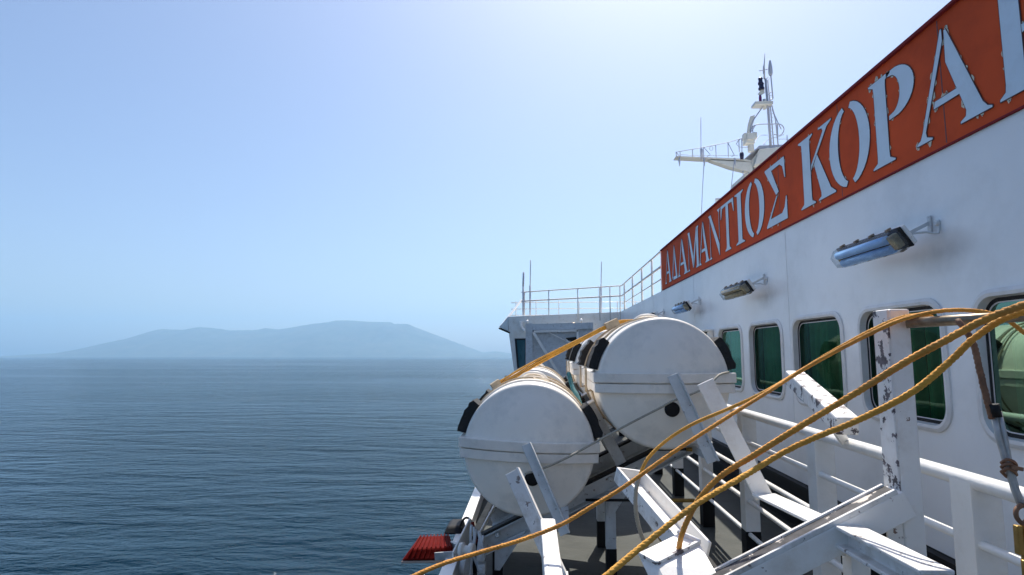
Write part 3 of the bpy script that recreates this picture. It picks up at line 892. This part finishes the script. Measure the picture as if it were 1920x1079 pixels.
def ebx(m):
    A = [at(1232, 1058, 2.05), at(1312, 1018, 2.12), at(1345, 1075, 2.0), at(1262, 1118, 1.95)]
    B = [p + V((-.055, .075, .01)) for p in A]
    m.hexa(A, B)
one(ebx, 'box', M_white, eb, .006)
def ebl(m):
    A = [at(1232, 1058, 2.05), at(1312, 1018, 2.12)]
    B = [p + V((-.055, .075, .01)) for p in A]
    for a, b in ((A[0], A[1]), (A[0], B[0]), (A[1], B[1])):
        m.bar(a + V((0, 0, .004)), b + V((0, 0, .004)), .014, .012)
one(ebl, 'worn_edge', M_peel, eb, .002)
one(lambda m: m.bar(at(1320, 1110, 2.05), V((at(1320, 1110, 2.05).x, 2.1, DECK)), .08, .08, (0, 1, 0)), 'stem', M_white, eb, .003)

# thin tie rods between the cradles
for (a, b, lb) in (((1098, 938, 4.55), (1302, 939, 4.55), 'thin dark tie rod between cradle legs, lower one'), ((1225, 843, 4.3), (1312, 843, 4.3), 'thin dark tie rod under the canister near the windows')):
    A, B = at(*a), at(*b)
    t = thing('tie_rod', lb, 'tie rod', A, 'tie rods')
    one(lambda m: m.tube([A, A.lerp(B, .72)], .010, 8), 'rod', M_black, t)
    one(lambda m: m.tube([A.lerp(B, .70), B], .014, 8), 'sleeve', M_gold, t)

# ---------------------------------------------------------------- ropes
def rope(name, label, cat, pts, r, m_, group=None, **k):
    m = MB(); rope_mesh(m, [at(*p) for p in pts], r, **k)
    return tag(m.build(name, m_, recalc=False), label, cat, group)
G = 'ropes slung across the empty cradle'
rope('orange_rope', 'thick orange rope rising to the right edge across the post and pipe', 'rope', [(1990, 545, 1.25), (1925, 570, 1.32), (1850, 598, 1.38), (1770, 640, 1.45), (1700, 678, 1.52), (1600, 740, 1.6), (1500, 800, 1.72), (1420, 850, 1.8), (1352, 893, 1.88), (1312, 935, 1.95), (1288, 978, 2.0), (1276, 1012, 2.05), (1270, 1050, 2.2)], .0100, M_rope, G)
rope('orange_rope', 'thick yellowish rope running from the pipe down to the bottom edge', 'rope', [(1990, 556, 1.34), (1925, 582, 1.38), (1875, 601, 1.41), (1850, 618, 1.43), (1820, 640, 1.45), (1770, 688, 1.5), (1700, 742, 1.55), (1600, 792, 1.65), (1530, 820, 1.72), (1470, 848, 1.78), (1400, 890, 1.78), (1300, 950, 1.72), (1200, 1028, 1.68), (1138, 1079, 1.64), (1060, 1140, 1.6)], .0095, M_ropey, G)
rope('orange_rope', 'thinner orange rope looping over the post and down to the sea side', 'rope', [(1990, 690, 1.9), (1945, 645, 1.93), (1912, 618, 1.95), (1880, 596, 1.95), (1835, 584, 1.95), (1770, 583, 1.94), (1700, 597, 1.93), (1640, 622, 1.95), (1560, 663, 2.1), (1500, 697, 2.2), (1440, 735, 2.15), (1360, 785, 2.1), (1260, 850, 2.08), (1170, 913, 2.06), (1110, 950, 2.04), (1052, 984, 2.02), (980, 1012, 2.0), (900, 1036, 1.95), (835, 1056, 1.9), (775, 1081, 1.85), (700, 1120, 1.8)], .0078, M_rope, G)
rope('orange_rope', 'thin orange rope curving down from the looping rope behind the bracket', 'rope', [(1770, 606, 2.03), (1735, 592, 1.97), (1690, 596, 1.97), (1630, 622, 2.0), (1560, 660, 2.13), (1500, 696, 2.24), (1440, 732, 2.25), (1370, 765, 2.3), (1300, 795, 2.35), (1250, 826, 2.4), (1215, 860, 2.4), (1198, 895, 2.4)], .0075, M_ropey, G)
rope('wire_rope', 'grey wire rope hanging behind the crossing orange ropes', 'wire rope', [(1199, 890, 2.4), (1192, 925, 2.4), (1193, 965, 2.42), (1203, 1005, 2.45), (1220, 1040, 2.5), (1240, 1075, 2.5)], .0095, M_ropeg)
rope('wire_rope', 'dark red brown wire rope hanging from the pipe at the right', 'wire rope', [(1795, 600, 1.72), (1812, 622, 1.7), (1826, 648, 1.7), (1836, 690, 1.7), (1848, 740, 1.7), (1860, 785, 1.7)], .0095, M_ropeb)

# steel bar on the post, rigging hanging by it
A, B = at(1692, 607, 2.0), at(2000, 588, 1.75)
bar_ = one(lambda m: m.tube([A + V((0, -.02, 0)), B], .0165, 16), 'steel_bar', M_brass)
tag(bar_, 'brown round steel bar reaching right from the top of the white post', 'steel bar')
rg = thing('rigging_screw', 'rusty rigging wire with shackle and hook in front of the handrail', 'rigging', at(1900, 1050, 1.68))
def wire2(m):
    m.tube([at(*p) for p in ((1862, 770, 1.70), (1872, 820, 1.7), (1887, 872, 1.69), (1902, 920, 1.69), (1914, 950, 1.68))], .0075, 8)
    m.tube([at(*p) for p in ((1872, 772, 1.70), (1884, 822, 1.7), (1893, 872, 1.69), (1906, 920, 1.69), (1920, 950, 1.68))], .0075, 8)
one(wire2, 'wire', M_galv, rg)
one(lambda m: m.tube([at(1864, 758, 1.69), at(1870, 782, 1.69)], .012, 10), 'ferrule', M_black, rg)
def clip_(m):
    for dy in (-8, 0, 9):
        m.tube(spline([at(1878, 876 + dy, 1.68), at(1888, 870 + dy, 1.665), at(1900, 874 + dy, 1.67), at(1905, 882 + dy, 1.69), at(1890, 886 + dy, 1.70), at(1878, 876 + dy, 1.68)], .005), .0045, 6)
    m.bar(at(1896, 876, 1.66), at(1916, 880, 1.66), .012, .010)
one(clip_, 'clamp', M_ropeb, rg)
one(lambda m: m.tube(spline([at(1916, 948, 1.67), at(1906, 955, 1.665), at(1906, 970, 1.66), at(1918, 982, 1.66), at(1928, 970, 1.665), at(1926, 952, 1.67), at(1916, 948, 1.67)], .006), .006, 8), 'shackle', M_ropeb, rg)
one(lambda m: (m.bar(at(1908, 985, 1.67), at(1912, 1040, 1.67), .016, .016, (0, 1, 0)), m.bar(at(1921, 980, 1.67), at(1924, 1060, 1.67), .012, .02, (0, 1, 0)), m.tube([at(1922, 1050, 1.67), at(1926, 1090, 1.67)], .010, 8)), 'hook_body', M_gold, rg, .003)

# painter line between the port plugs
rope('painter_line', 'grey twisted line drawn between the holes of the two canisters', 'line', [(985, 889, 3.93), (1020, 878, 3.90), (1060, 860, 3.92), (1112, 832, 3.98), (1180, 795, 3.96), (1240, 764, 3.93), (1262, 752, 3.90), (1300, 738, 3.9), (1330, 722, 3.9), (1348, 704, 3.95), (1366, 698, 4.05)], .0085, M_ropeg)
# lashing drawn over the tops
def lash(m):
    for dx, dz in ((0, 0), (0.0, .022), (0.0, -.02)):
        rope_mesh(m, [at(925, 728 , 4.95) + V((0, dx, dz)), at(1000, 684, 5.0) + V((0, dx, dz)), at(1085, 640, 5.05) + V((0, dx, dz * .6)), at(1150, 608, 5.12) + V((0, dx, dz * .5)), at(1190, 602, 5.2) + V((0, dx, dz * .3)), at(1230, 600, 5.25) + V((0, dx, dz * .2))], .010)
m = MB(); lash(m)
tag(m.build('lashing_rope', M_ropey, recalc=False), 'bundle of golden ropes drawn taut over both canister tops', 'rope')
tag(one(lambda m: m.bar(at(922, 726, 4.92), at(937, 716, 4.94), .05, .05), 'lashing_block', M_strap), 'small brown lashing block on the seaward canister where the golden ropes end', 'block', 'lashing blocks')
tag(one(lambda m: m.bar(at(1136, 613, 5.08), at(1158, 603, 5.1), .06, .06), 'lashing_block', M_strap), 'small brown lashing block under the golden ropes on the canister by the windows', 'block', 'lashing blocks')
rope('teal_line', 'teal rope bundled along the inner top side of the seaward canister', 'rope', [(1066, 700, 4.9), (1074, 728, 4.8), (1082, 742, 4.7), (1090, 765, 4.6)], .02, M_teal, strands=4)
def cloth(m):
    P = []
    for i in range(15):
        u = i / 14
        x = 1000 + 42 * u; y = 707 + 18 * u * u + 2.0 * math.sin(u * 8)
        P.append((at(x, y, 4.52 - .10 * u), at(x + 2, y + 7 + 5 * u, 4.42 - .10 * u)))
    for (a, b), (c, d) in zip(P, P[1:]):
        m.hexa([a, c, d, b], [p + V((0, .01, -.015)) for p in (a, c, d, b)])
tag(one(cloth, 'webbing_strap', M_strap), 'loose beige webbing strap on top of the seaward canister', 'strap')

# ---------------------------------------------------------------- flood lamp and its panel at the ship side
fl = thing('flood_lamp', 'red finned flood lamp hung out over the sea', 'flood lamp', at(800, 1050, 4.5))
top = [at(786, 1006, 4.72), at(843, 1003, 4.72), at(848, 1026, 4.5), at(770, 1030, 4.5)]
bot = [at(768, 1042, 4.75), at(850, 1040, 4.75), at(854, 1050, 4.45), at(752, 1052, 4.45)]
one(lambda m: m.hexa(top, bot), 'casing', M_red, fl, .012)
def fins(m):
    for k in range(9):
        u = (k + .5) / 9
        a = top[0].lerp(top[1], u); b = top[3].lerp(top[2], u); c = bot[3].lerp(bot[2], .06 + .88 * u)
        m.bar(a + V((0, 0, .004)), b + V((0, -.004, .003)), .010, .014)
        m.bar(b + V((0, -.004, .002)), c + V((0, -.004, .012)), .010, .012, (0, -1, 0))
one(fins, 'fin', M_red, fl, .003)
one(lambda m: m.hexa([p + V((0, 0, -.003)) for p in bot], [p + V((0, 0, -.02)) for p in bot]), 'glass_rim', mat('pale lamp rim', (.45, .33, .26), .5), fl, .004)
one(lambda m: m.bar(at(815, 1044, 4.4), at(853, 1041, 4.4), .012, .055), 'mounting_bracket', M_galv, fl, .003)
one(lambda m: m.bar(at(846, 1020, 4.62), at(858, 1026, 4.5), .03, .04), 'mounting_bracket', M_galv, fl, .003)
f2 = thing('flood_lamp', 'black flood lamp behind the red one with looped cable', 'flood lamp', at(850, 1005, 5.0))
one(lambda m: m.hexa([at(838, 987, 5.0), at(864, 986, 5.0), at(868, 1004, 4.95), at(830, 1004, 4.95)], [p + V((0, .22, 0)) for p in (at(838, 987, 5.0), at(864, 986, 5.0), at(868, 1004, 4.95), at(830, 1004, 4.95))]), 'casing', M_black, f2, .02)
one(lambda m: m.tube(spline([at(863, 988, 4.98), at(868, 976, 4.95), at(875, 971, 4.9), at(883, 977, 4.85), at(886, 992, 4.8)], .02), .009, 8), 'cable', M_black, f2)
pn = thing('bracket_panel', 'white steel bracket plate with cables and sheaves at the ship side', 'bracket', at(870, 1079, 4.6))
def plate(m):
    A = [at(850, 1038, 4.4), at(863, 1010, 4.5), at(881, 976, 4.75), at(884, 1079, 4.62), at(872, 1130, 4.5), at(849, 1130, 4.35)]
    m.hexa(A, [p + V((.012, .004, 0)) for p in A])
one(plate, 'plate', M_white, pn, .003)
def lip(m):
    A = [at(849, 1130, 4.33), at(849.5, 1038, 4.38), at(863, 1010, 4.48), at(881, 975, 4.73)]
    for a, b in zip(A, A[1:]): m.bar(a, b, .030, .012, (1, 0, 0))
one(lip, 'edge', M_white, pn, .002)
one(lambda m: m.lathe(at(862, 1030, 4.4), (1, -.25, 0), [(0, .045), (.03, .05), (.035, .03), (.07, .03), (.075, .05), (.11, .045)], 18), 'sheave', M_raft2, pn)
one(lambda m: m.lathe(at(866, 1062, 4.4), (1, -.25, 0), [(0, .06), (.04, .06)], 18), 'sheave', M_grey, pn)
rnd = random.Random(3)
for k in range(6):
        x = 884 + 4 * k
        one(lambda m: m.tube(spline([at(x, 985 + 4 * k, 4.6), at(x + rnd.uniform(-4, 5), 1010, 4.55), at(x + rnd.uniform(-8, 8), 1040, 4.5), at(x + rnd.uniform(-8, 8), 1080, 4.45), at(x + rnd.uniform(-5, 5), 1130, 4.4)], .03), .011, 7), 'cable', M_grey, pn)
one(lambda m: [m.tube([at(886, 980 + i, 4.65), at(894, 1018, 4.55)], .013, 8) for i in (0,)], 'red_handle', M_red, pn)
for a, b in ((902, 1040), (903, 1065), (901, 1090)):
    one(lambda m: (m.box(at(a, b, 4.45), (.06, .08, .07)), m.lathe(at(a, b, 4.45) + V((0, -.035, .0)), (0, -1, 0), [(0, .02), (.02, .02)], 10)), 'switch_box', M_grey, pn, .008)
ob = thing('side_stanchion', 'slim white post at the ship side under the seaward canister', 'post', at(905, 1030, 4.9))
one(lambda m: m.bar(at(888, 1010, 4.75), at(921, 944, 5.3), .05, .05, (1, 0, 0), 'L'), 'post', M_strap, ob, .003)
one(lambda m: m.bar(at(897, 1006, 4.78), at(930, 944, 5.3), .04, .014, (1, 0, 0)), 'plate', M_white, ob, .002)
one(lambda m: m.bar(V((at(888, 1010, 4.75).x, 4.75, DECK)), at(890, 1008, 4.75), .06, .06, (0, 1, 0)), 'foot', M_black, ob)

# ---------------------------------------------------------------- bridge wing
bw = thing('bridge_wing', 'white bridge wing standing out over the sea beyond the canisters', 'bridge wing', (0.5, 20, DECK))
WA, WB = V((WX + .1, 19.0, 0)), V((-1.17, 20.7, 0))
zt0, zt1 = 1.28, at(956, 594, 20.7).z
lowl = at(962, 692, 20.9)
def wingwall(m):
    # aft face, outboard face leaning inwards below, forward body
    a = [V((WB.x, 20.7, zt1)), V((WA.x, WA.y, zt0)), V((WA.x, WA.y, DECK)), V((lowl.x + .35, 20.7, DECK)), V((lowl.x + .03, 20.75, lowl.z)), V((WB.x + .02, 20.7, .72))]
    m.hexa(a, [p + V((0, 3.2, 0)) for p in a])
one(wingwall, 'wall', M_white, bw, .01)
def visor(m):
    A = [V((WB.x, 20.72, zt1)), V((WB.x, 20.72, .74)), at(936, 614, 21.2)]
    m.hexa(A, [p + V((0, 3.0, 0)) for p in A])
    m.hexa([at(956, 593, 20.7), at(979, 563, 21.4), at(977, 561, 21.6), at(936, 613, 21.25)], [p + V((0, .25, 0)) for p in (at(956, 593, 20.7), at(979, 563, 21.4), at(977, 561, 21.6), at(936, 613, 21.25))])
one(visor, 'visor', M_white, bw, .006)
one(lambda m: m.bar(at(936, 616, 21.1), at(955, 624, 20.66), .05, .05), 'visor_edge', M_black, bw)
fw_ = one(lambda m: (lambda A: m.hexa(A, [p + V((0, -.03, 0)) for p in A]))([at(965, 635, 20.62), at(986, 635, 20.4), at(986, 692, 20.4), at(970, 692, 20.62)]), 'window', M_rubber, bw)
one(lambda m: (lambda A: m.hexa(A, [p + V((0, -.02, 0)) for p in A]))([at(969, 638, 20.52), at(984, 638, 20.32), at(984, 689, 20.32), at(973, 689, 20.52)]), 'pane', mat('dark teal glazing', (.02, .09, .11), .08), fw_)
one(lambda m: m.tube(spline([at(977, 603, 20.4), at(977, 612, 20.35), at(981, 618, 20.3), at(986, 622, 20.2)], .05), .06, 8), 'vent_pipe', M_white, bw)
for p in (at(989, 608, 20.0), at(1090, 606, 19.2)):
    one(lambda m: m.lathe(p, (0, 0, 1), [(0, .06), (.1, .06), (.14, .02)], 10), 'deck_light', M_white, bw)
one(lambda m: m.lathe(at(1075, 609, 19.3), (0, 0, 1), [(0, .12), (.05, .11), (.07, .02)], 14), 'horn', M_brass, bw)
# screen with frames aft of the wing
sf = thing('wing_screen', 'grey steel screen with white inner frame and braces below the wing top', 'steel screen', at(1040, 700, 19.0))
def scr(m):
    D = 18.9
    m.bar(at(992, 607, D), at(992, 705, D), .22, .10, (0, 1, 0))
    m.bar(at(985, 614, D), at(1112, 611, D), .20, .10, (0, 1, 0))
    A = [at(998, 619, D + .04), at(1112, 617, D + .04), at(1112, 705, D + .04), at(998, 705, D + .04)]
    m.hexa(A, [p + V((0, .04, 0)) for p in A])
one(scr, 'panel', M_grey, sf)
def scr2(m):
    D = 18.8
    m.bar(at(1001, 622, D), at(1084, 620, D), .07, .07, (0, 1, 0)); m.bar(at(1083, 619, D), at(1083, 640, D), .07, .07, (0, 1, 0))
    m.bar(at(1000, 623, D), at(1050, 705, D), .09, .06, (0, 1, 0))
    m.bar(at(1030, 624, D), at(1068, 643, D), .03, .03, (0, 1, 0)); m.bar(at(1060, 636, D), at(1072, 645, D), .03, .03, (0, 1, 0))
one(scr2, 'brace', M_white, sf)
one(lambda m: (lambda A: m.hexa(A, [p + V((0, .02, 0)) for p in A]))([at(1061, 634, 18.86), at(1080, 632, 18.86), at(1082, 640, 18.86), at(1060, 639, 18.86)]), 'opening', M_black, sf)
dp = thing('deckhouse_door_post', 'pale door post with round fitting beside the first small window', 'door post', onx(1330, 700, WX))
one(lambda m: (m.box((2.46, 8.72, -.1), (.06, .10, .80)), m.box((2.42, 8.85, .31), (.12, .45, .03))), 'post', M_white, dp, .006)
one(lambda m: m.lathe((2.48, 8.56, .06), (-1, 0, 0), [(0, .07), (.05, .07), (.08, .04)], 14), 'fitting', M_galv, dp)

# railing on roof edge and wing
wr = thing('wing_railing', 'slim white railing running along the wing top up to the name board', 'railing', (1, 19, ROOF))
def pl(pts, r): return lambda m: m.tube(pts, r, 6)
corner = V((WX + .05, 18.6, 0))
def cz(p, z): return V((p.x, p.y, z))
wl = at(978, 560, 20.7)
for z, r_ in ((2.08, .022), (1.76, .028)):
    one(pl([V((WX, 12.2, z)), cz(corner, z), V((wl.x, 20.7, z + .02))], r_), 'rail_bar', M_rail, wr)
one(pl([V((WX, 12.2, 1.50)), cz(corner, 1.50)], .016), 'rail_bar', M_rail, wr)
for y in (12.25, 13.35, 14.7, 16.2, 17.8):
    one(pl([V((WX + .02, y, ROOF - .02)), V((WX + .02, y, 2.08))], .028), 'post', M_rail, wr)
for px in (1162, 1145, 1127, 1088, 1033, 984):
    u = (1165 - px) / (1165 - 978)
    p = corner.lerp(V((wl.x, 20.7, 0)), u)
    one(pl([cz(p, 1.0), cz(p, 2.09)], .022), 'post', M_rail, wr)
wr2 = thing('front_railing', 'fine railing along the forward side of the wing roof, seen through the nearer one', 'railing', (1, 24, ROOF))
for z in (1.95, 1.70, 1.45, 1.2):
    one(pl([V((5.5, 23.2, z)), V((2.5, 23.2, z)), V((-1.2, 23.4, z))], .016), 'rail_bar', M_rail, wr2)
for x in (-1.0, -.2, .7, 1.5, 2.3, 3.0, 3.7, 4.4):
    one(pl([V((x, 23.25, 1.0)), V((x, 23.25, 2.0))], .018), 'post', M_rail, wr2)
for px, y0, y1, w_, lb in ((981, 511, 592, 4.0, 'thick grey rod antenna at the outer wing corner'), (994, 488, 592, 2.0, 'tall thin whip antenna beside the thick rod on the wing'), (1127, 491, 592, 1.8, 'tall thin whip antenna near the middle of the wing railing')):
    D = 20.6 if px < 1100 else 19.6
    t = thing('antenna', lb, 'antenna', at(px, y1, D), 'antennas on the wing')
    one(pl([at(px, y1, D), at(px, 536, D)], .035 if px < 1000 else .03), 'mount', M_mastg, t)
    one(pl([at(px, 537, D), at(px + .8, y0, D)], w_ / 2 / F * D), 'rod', M_mastg, t)

# ---------------------------------------------------------------- mast
MD = 25.0
def mp(cx, cy, d=0.0): return at(1240 + .3059 * cx, 90 + .3059 * cy, MD + d)
def mr(px): return px / 2 / F * MD
ms = thing('mast', 'white ship mast with yard, radar scanner and lamps rising behind the name board', 'mast', V((at(1430, 400, MD).x, MD, ROOF)))
def tubes(lst): return lambda m: [m.tube([mp(*p) for p in pts], mr(w_), 6) for pts, w_ in lst]
one(tubes([([(670, 605), (655, 380), (638, 190)], 4.6)]), 'pole', M_mastg, ms)
one(tubes([([(690, 605, .1), (672, 400, .1), (652, 200, .1)], 2.2), ([(716, 600, .3), (700, 440, .3), (676, 350, .3)], 2.4)]), 'pole', M_mastg, ms)
one(tubes([([(662 + .12 * k, 580 - 22 * k), (686 - .2 * k, 580 - 22 * k, .1)], 1.0) for k in range(14)]), 'rung', M_mastg, ms)
for q in (([(652, 290), (682, 262)], 1.6), ([(684, 310), (670, 162)], 2.4), ([(684, 310), (640, 345)], 2.0), ([(640, 200), (655, 178), (662, 190), (640, 210)], 1.2)):
    one(tubes([q]), 'bracket', M_mastg, ms)
one(lambda m: m.lathe(mp(670, 168), (0, 0, 1), [(0, mr(6)), (.1, mr(8)), (.35, mr(7.5)), (.62, mr(4)), (.7, mr(2))], 12), 'sensor', M_mastg, ms)
one(lambda m: (m.tube([mp(632, 190), mp(630, 110), mp(634, 36)], [mr(3.5), mr(2.4), mr(1.0)], 6), m.hexa([mp(634, 85), mp(622, 118), mp(622, 160), mp(633, 160)], [mp(634, 85, .05), mp(622, 118, .05), mp(622, 160, .05), mp(633, 160, .05)]), m.tube([mp(600, 142), mp(652, 132)], mr(1.6), 6)), 'wind_vane', M_mastg, ms)
for cx, cy, s_ in ((608, 210, 9.5), (613, 242, 11)):
    one(lambda m: m.lathe(mp(cx, cy) - V((0, 0, .11)), (0, 0, 1), [(0, mr(s_)), (.08, mr(s_ * 1.05)), (.1, mr(s_ * .8)), (.24, mr(s_ * .8)), (.26, mr(s_)), (.3, mr(s_ * .7))], 12), 'signal_lamp', M_navy, ms)
one(lambda m: m.hexa([mp(590, 285), mp(604, 296), mp(634, 278), mp(630, 248), mp(615, 250)], [mp(590, 285, .3), mp(604, 296, .3), mp(634, 278, .3), mp(630, 248, .3), mp(615, 250, .3)]), 'lamp_box', M_mast, ms)
one(lambda m: m.lathe(mp(608, 345), (0, 0, 1), [(0, mr(5)), (.1, mr(5.5)), (.3, mr(5.5)), (.4, mr(4))], 12), 'red_lamp', mat('violet red lamp glass', (.16, .015, .12), .2), ms)
one(lambda m: (m.box(mp(618, 350), (.75, .5, .12)), m.lathe(mp(632, 350), (0, 0, 1), [(-.2, mr(6)), (.25, mr(6))], 10), m.tube([mp(604, 378), mp(640, 360)], mr(2), 6)), 'lamp_platform', M_mast, ms)
one(tubes([([(650, 335), (608, 380), (560, 450), (548, 490), (546, 560)], 2.4), ([(680, 380), (720, 470), (735, 500)], 1.8)]), 'strut', M_mastg, ms)
def ring(m):
    m.tube(spline([mp(548, 505), mp(565, 480), mp(600, 469), mp(660, 468), mp(725, 468), mp(750, 490, .6), mp(748, 515, 1), mp(728, 536, 1.2), mp(690, 530, 1.2)], .1), mr(2.0), 6)
    m.tube(spline([mp(460, 590), mp(475, 565), mp(500, 553), mp(545, 520), mp(580, 470)], .1), mr(1.5), 6)
    m.tube(spline([mp(460, 590), mp(480, 608), mp(530, 610), mp(560, 600), mp(600, 540, .8), mp(650, 536, 1.0)], .1), mr(1.2), 6)
    m.tube(spline([mp(720, 560), mp(760, 560), mp(805, 568)], .1), mr(1.2), 6)
    for p in ((475, 565, 640), (492, 555, 655), (560, 480, 612), (712, 470, 600), (770, 535, 590)):
        m.tube([mp(p[0], p[1]), mp(p[0] + 3, p[2])], mr(1.8), 6)
    m.tube(spline([mp(640, 590), mp(625, 590), mp(660, 560, .4), mp(720, 545, .4), mp(752, 530, .4)], .1), mr(1.2), 6)
one(ring, 'guard_rail', M_mastg, ms)
def radar(m):
    A = [mp(545, 418), mp(574, 409), mp(570, 440), mp(545, 510), mp(524, 520), mp(530, 470)]
    m.hexa(A, [p + V((.1, .35, 0)) for p in A])
    m.box(mp(536, 556), (.30, .6, .30)); m.box(mp(512, 548), (.16, .3, .30)); m.box(mp(570, 542), (.16, .3, .28))
    m.lathe(mp(550, 640), (0, 0, 1), [(0, .14), (.3, .13), (.6, .12), (.62, .24), (.75, .2)], 12)
    m.box(mp(535, 580), (.4, .4, .2))
one(radar, 'radar_scanner', M_mast, ms, .03)
def plat(m):
    A = [mp(497, 690), mp(590, 620), mp(750, 614), mp(750, 592), mp(600, 598)]
    m.hexa(A, [p + V((1.2, 2.2, 0.10)) for p in A])
one(plat, 'platform', M_mastg, ms, .02)
def colm(m):
    A = [mp(552, 690), mp(600, 622), mp(748, 616), mp(740, 650), mp(575, 820), mp(560, 770)]
    m.hexa(A, [p + V((.9, 1.8, .1)) for p in A])
    A = [mp(590, 640), mp(745, 618), mp(690, 690), mp(560, 735)]
    m.hexa(A, [p + V((-.05, -.35, 0)) for p in A])
    c = mp(640, 800)
    m.bar(V((c.x, MD + 1.2, ROOF)), V((c.x, MD + 1.2, c.z + .3)), 1.6, 1.8, (0, 1, 0))
one(colm, 'column', M_mast, ms, .03)
def yard(m):
    A = [mp(90, 668), mp(500, 690), mp(552, 700), mp(552, 690), mp(500, 678), mp(90, 662)]
    m.hexa(A, [p + V((.0, .5, 0)) for p in A])
    A = [mp(295, 686), mp(550, 700), mp(575, 745), mp(560, 765), mp(420, 730)]
    m.hexa(A, [p + V((.05, .42, 0)) for p in A])
one(yard, 'yard', M_mast, ms, .015)
def truss(m):
    for d in (0, .5):
        m.tube([mp(90, 640, d), mp(250, 612, d), mp(410, 580, d), mp(492, 556, d)], mr(1.4), 6)
        for x, y in ((90, 640), (114, 636), (190, 622), (258, 610), (333, 596), (408, 580)):
            m.tube([mp(x, y, d), mp(x + 3, 672, d)], mr(1.5), 6)
    m.tube([mp(90, 640), mp(115, 668)], mr(1.2), 6); m.tube([mp(262, 612), mp(300, 655), mp(280, 668)], mr(1.3), 6); m.tube([mp(408, 582), mp(448, 660), mp(430, 668)], mr(1.4), 6)
    m.tube([mp(120, 655), mp(190, 660), mp(470, 660)], mr(1.0), 6)
    m.tube(spline([mp(296, 612), mp(305, 602), mp(316, 612), mp(312, 628), mp(298, 626), mp(296, 612)], .05), mr(1.0), 5)
one(truss, 'truss', M_mastg, ms)
one(lambda m: m.lathe(mp(248, 680), (0, 0, 1), [(0, mr(5)), (.4, mr(5.5)), (.45, mr(3))], 8), 'fitting', M_mastg, ms)
one(lambda m: m.lathe(mp(494, 685), (0, 0, 1), [(0, mr(6)), (.2, mr(8)), (.3, mr(7))], 10), 'fitting', M_navy, ms)
for x in (110, 262, 450):
    one(lambda m: m.lathe(mp(x, 672), (0, 0, -1), [(0, mr(2)), (.15, mr(4)), (.3, mr(2.5)), (.4, mr(1))], 8), 'insulator', M_mastg, ms)
one(tubes([([(500, 755), (502, 782), (520, 770), (535, 765), (537, 800)], 1.8), ([(550, 770), (552, 800)], 1.5)]), 'under_bracket', M_mastg, ms)
wh = thing('antenna', 'tall thin whip antenna on the mast yard', 'antenna', mp(245, 680))
one(tubes([([(243, 620), (242, 428)], 1.3)]), 'rod', M_mastg, wh)
one(tubes([([(245, 685), (243, 618)], 2.6)]), 'mount', M_mastg, wh)
for pts, lb in ((([(262, 700), (252, 870), (245, 1045)]), 'long thin stay wire hanging from the yard, farther out'), (([(449, 672), (437, 780), (424, 890)]), 'thin stay wire hanging from the yard close to the mast')):
    tag(one(tubes([(pts, 1.3)]), 'stay_wire', M_mastg), lb, 'stay wire', 'stay wires')
tag(one(lambda m: m.tube([at(1342, 376, 16), at(1385, 372, 16)], .06, 10), 'vent_pipe', M_white), 'short white pipe end sticking out over the name board', 'pipe')

# ---------------------------------------------------------------- haze
mb = MB()
mb.box((0, 0, 600), (40000, 36000, 1240))
hm = bpy.data.materials.new('haze'); hm.use_nodes = True
N = hm.node_tree.nodes
N.remove(N['Principled BSDF'])
pv = N.new('ShaderNodeVolumePrincipled')
pv.inputs['Color'].default_value = (0.41, 0.71, 1.0, 1)
pv.inputs['Density'].default_value = HAZE
pv.inputs['Anisotropy'].default_value = 0.3
hm.node_tree.links.new(pv.outputs[0], N['Material Output'].inputs['Volume'])
hz = mb.build('haze', hm)
hz.location = (0, 0, SEA - 4)
hz.rotation_euler = (-TRIM, 0, 0)
tag(hz, 'pale blue summer haze over the sea', 'haze', kind='stuff')
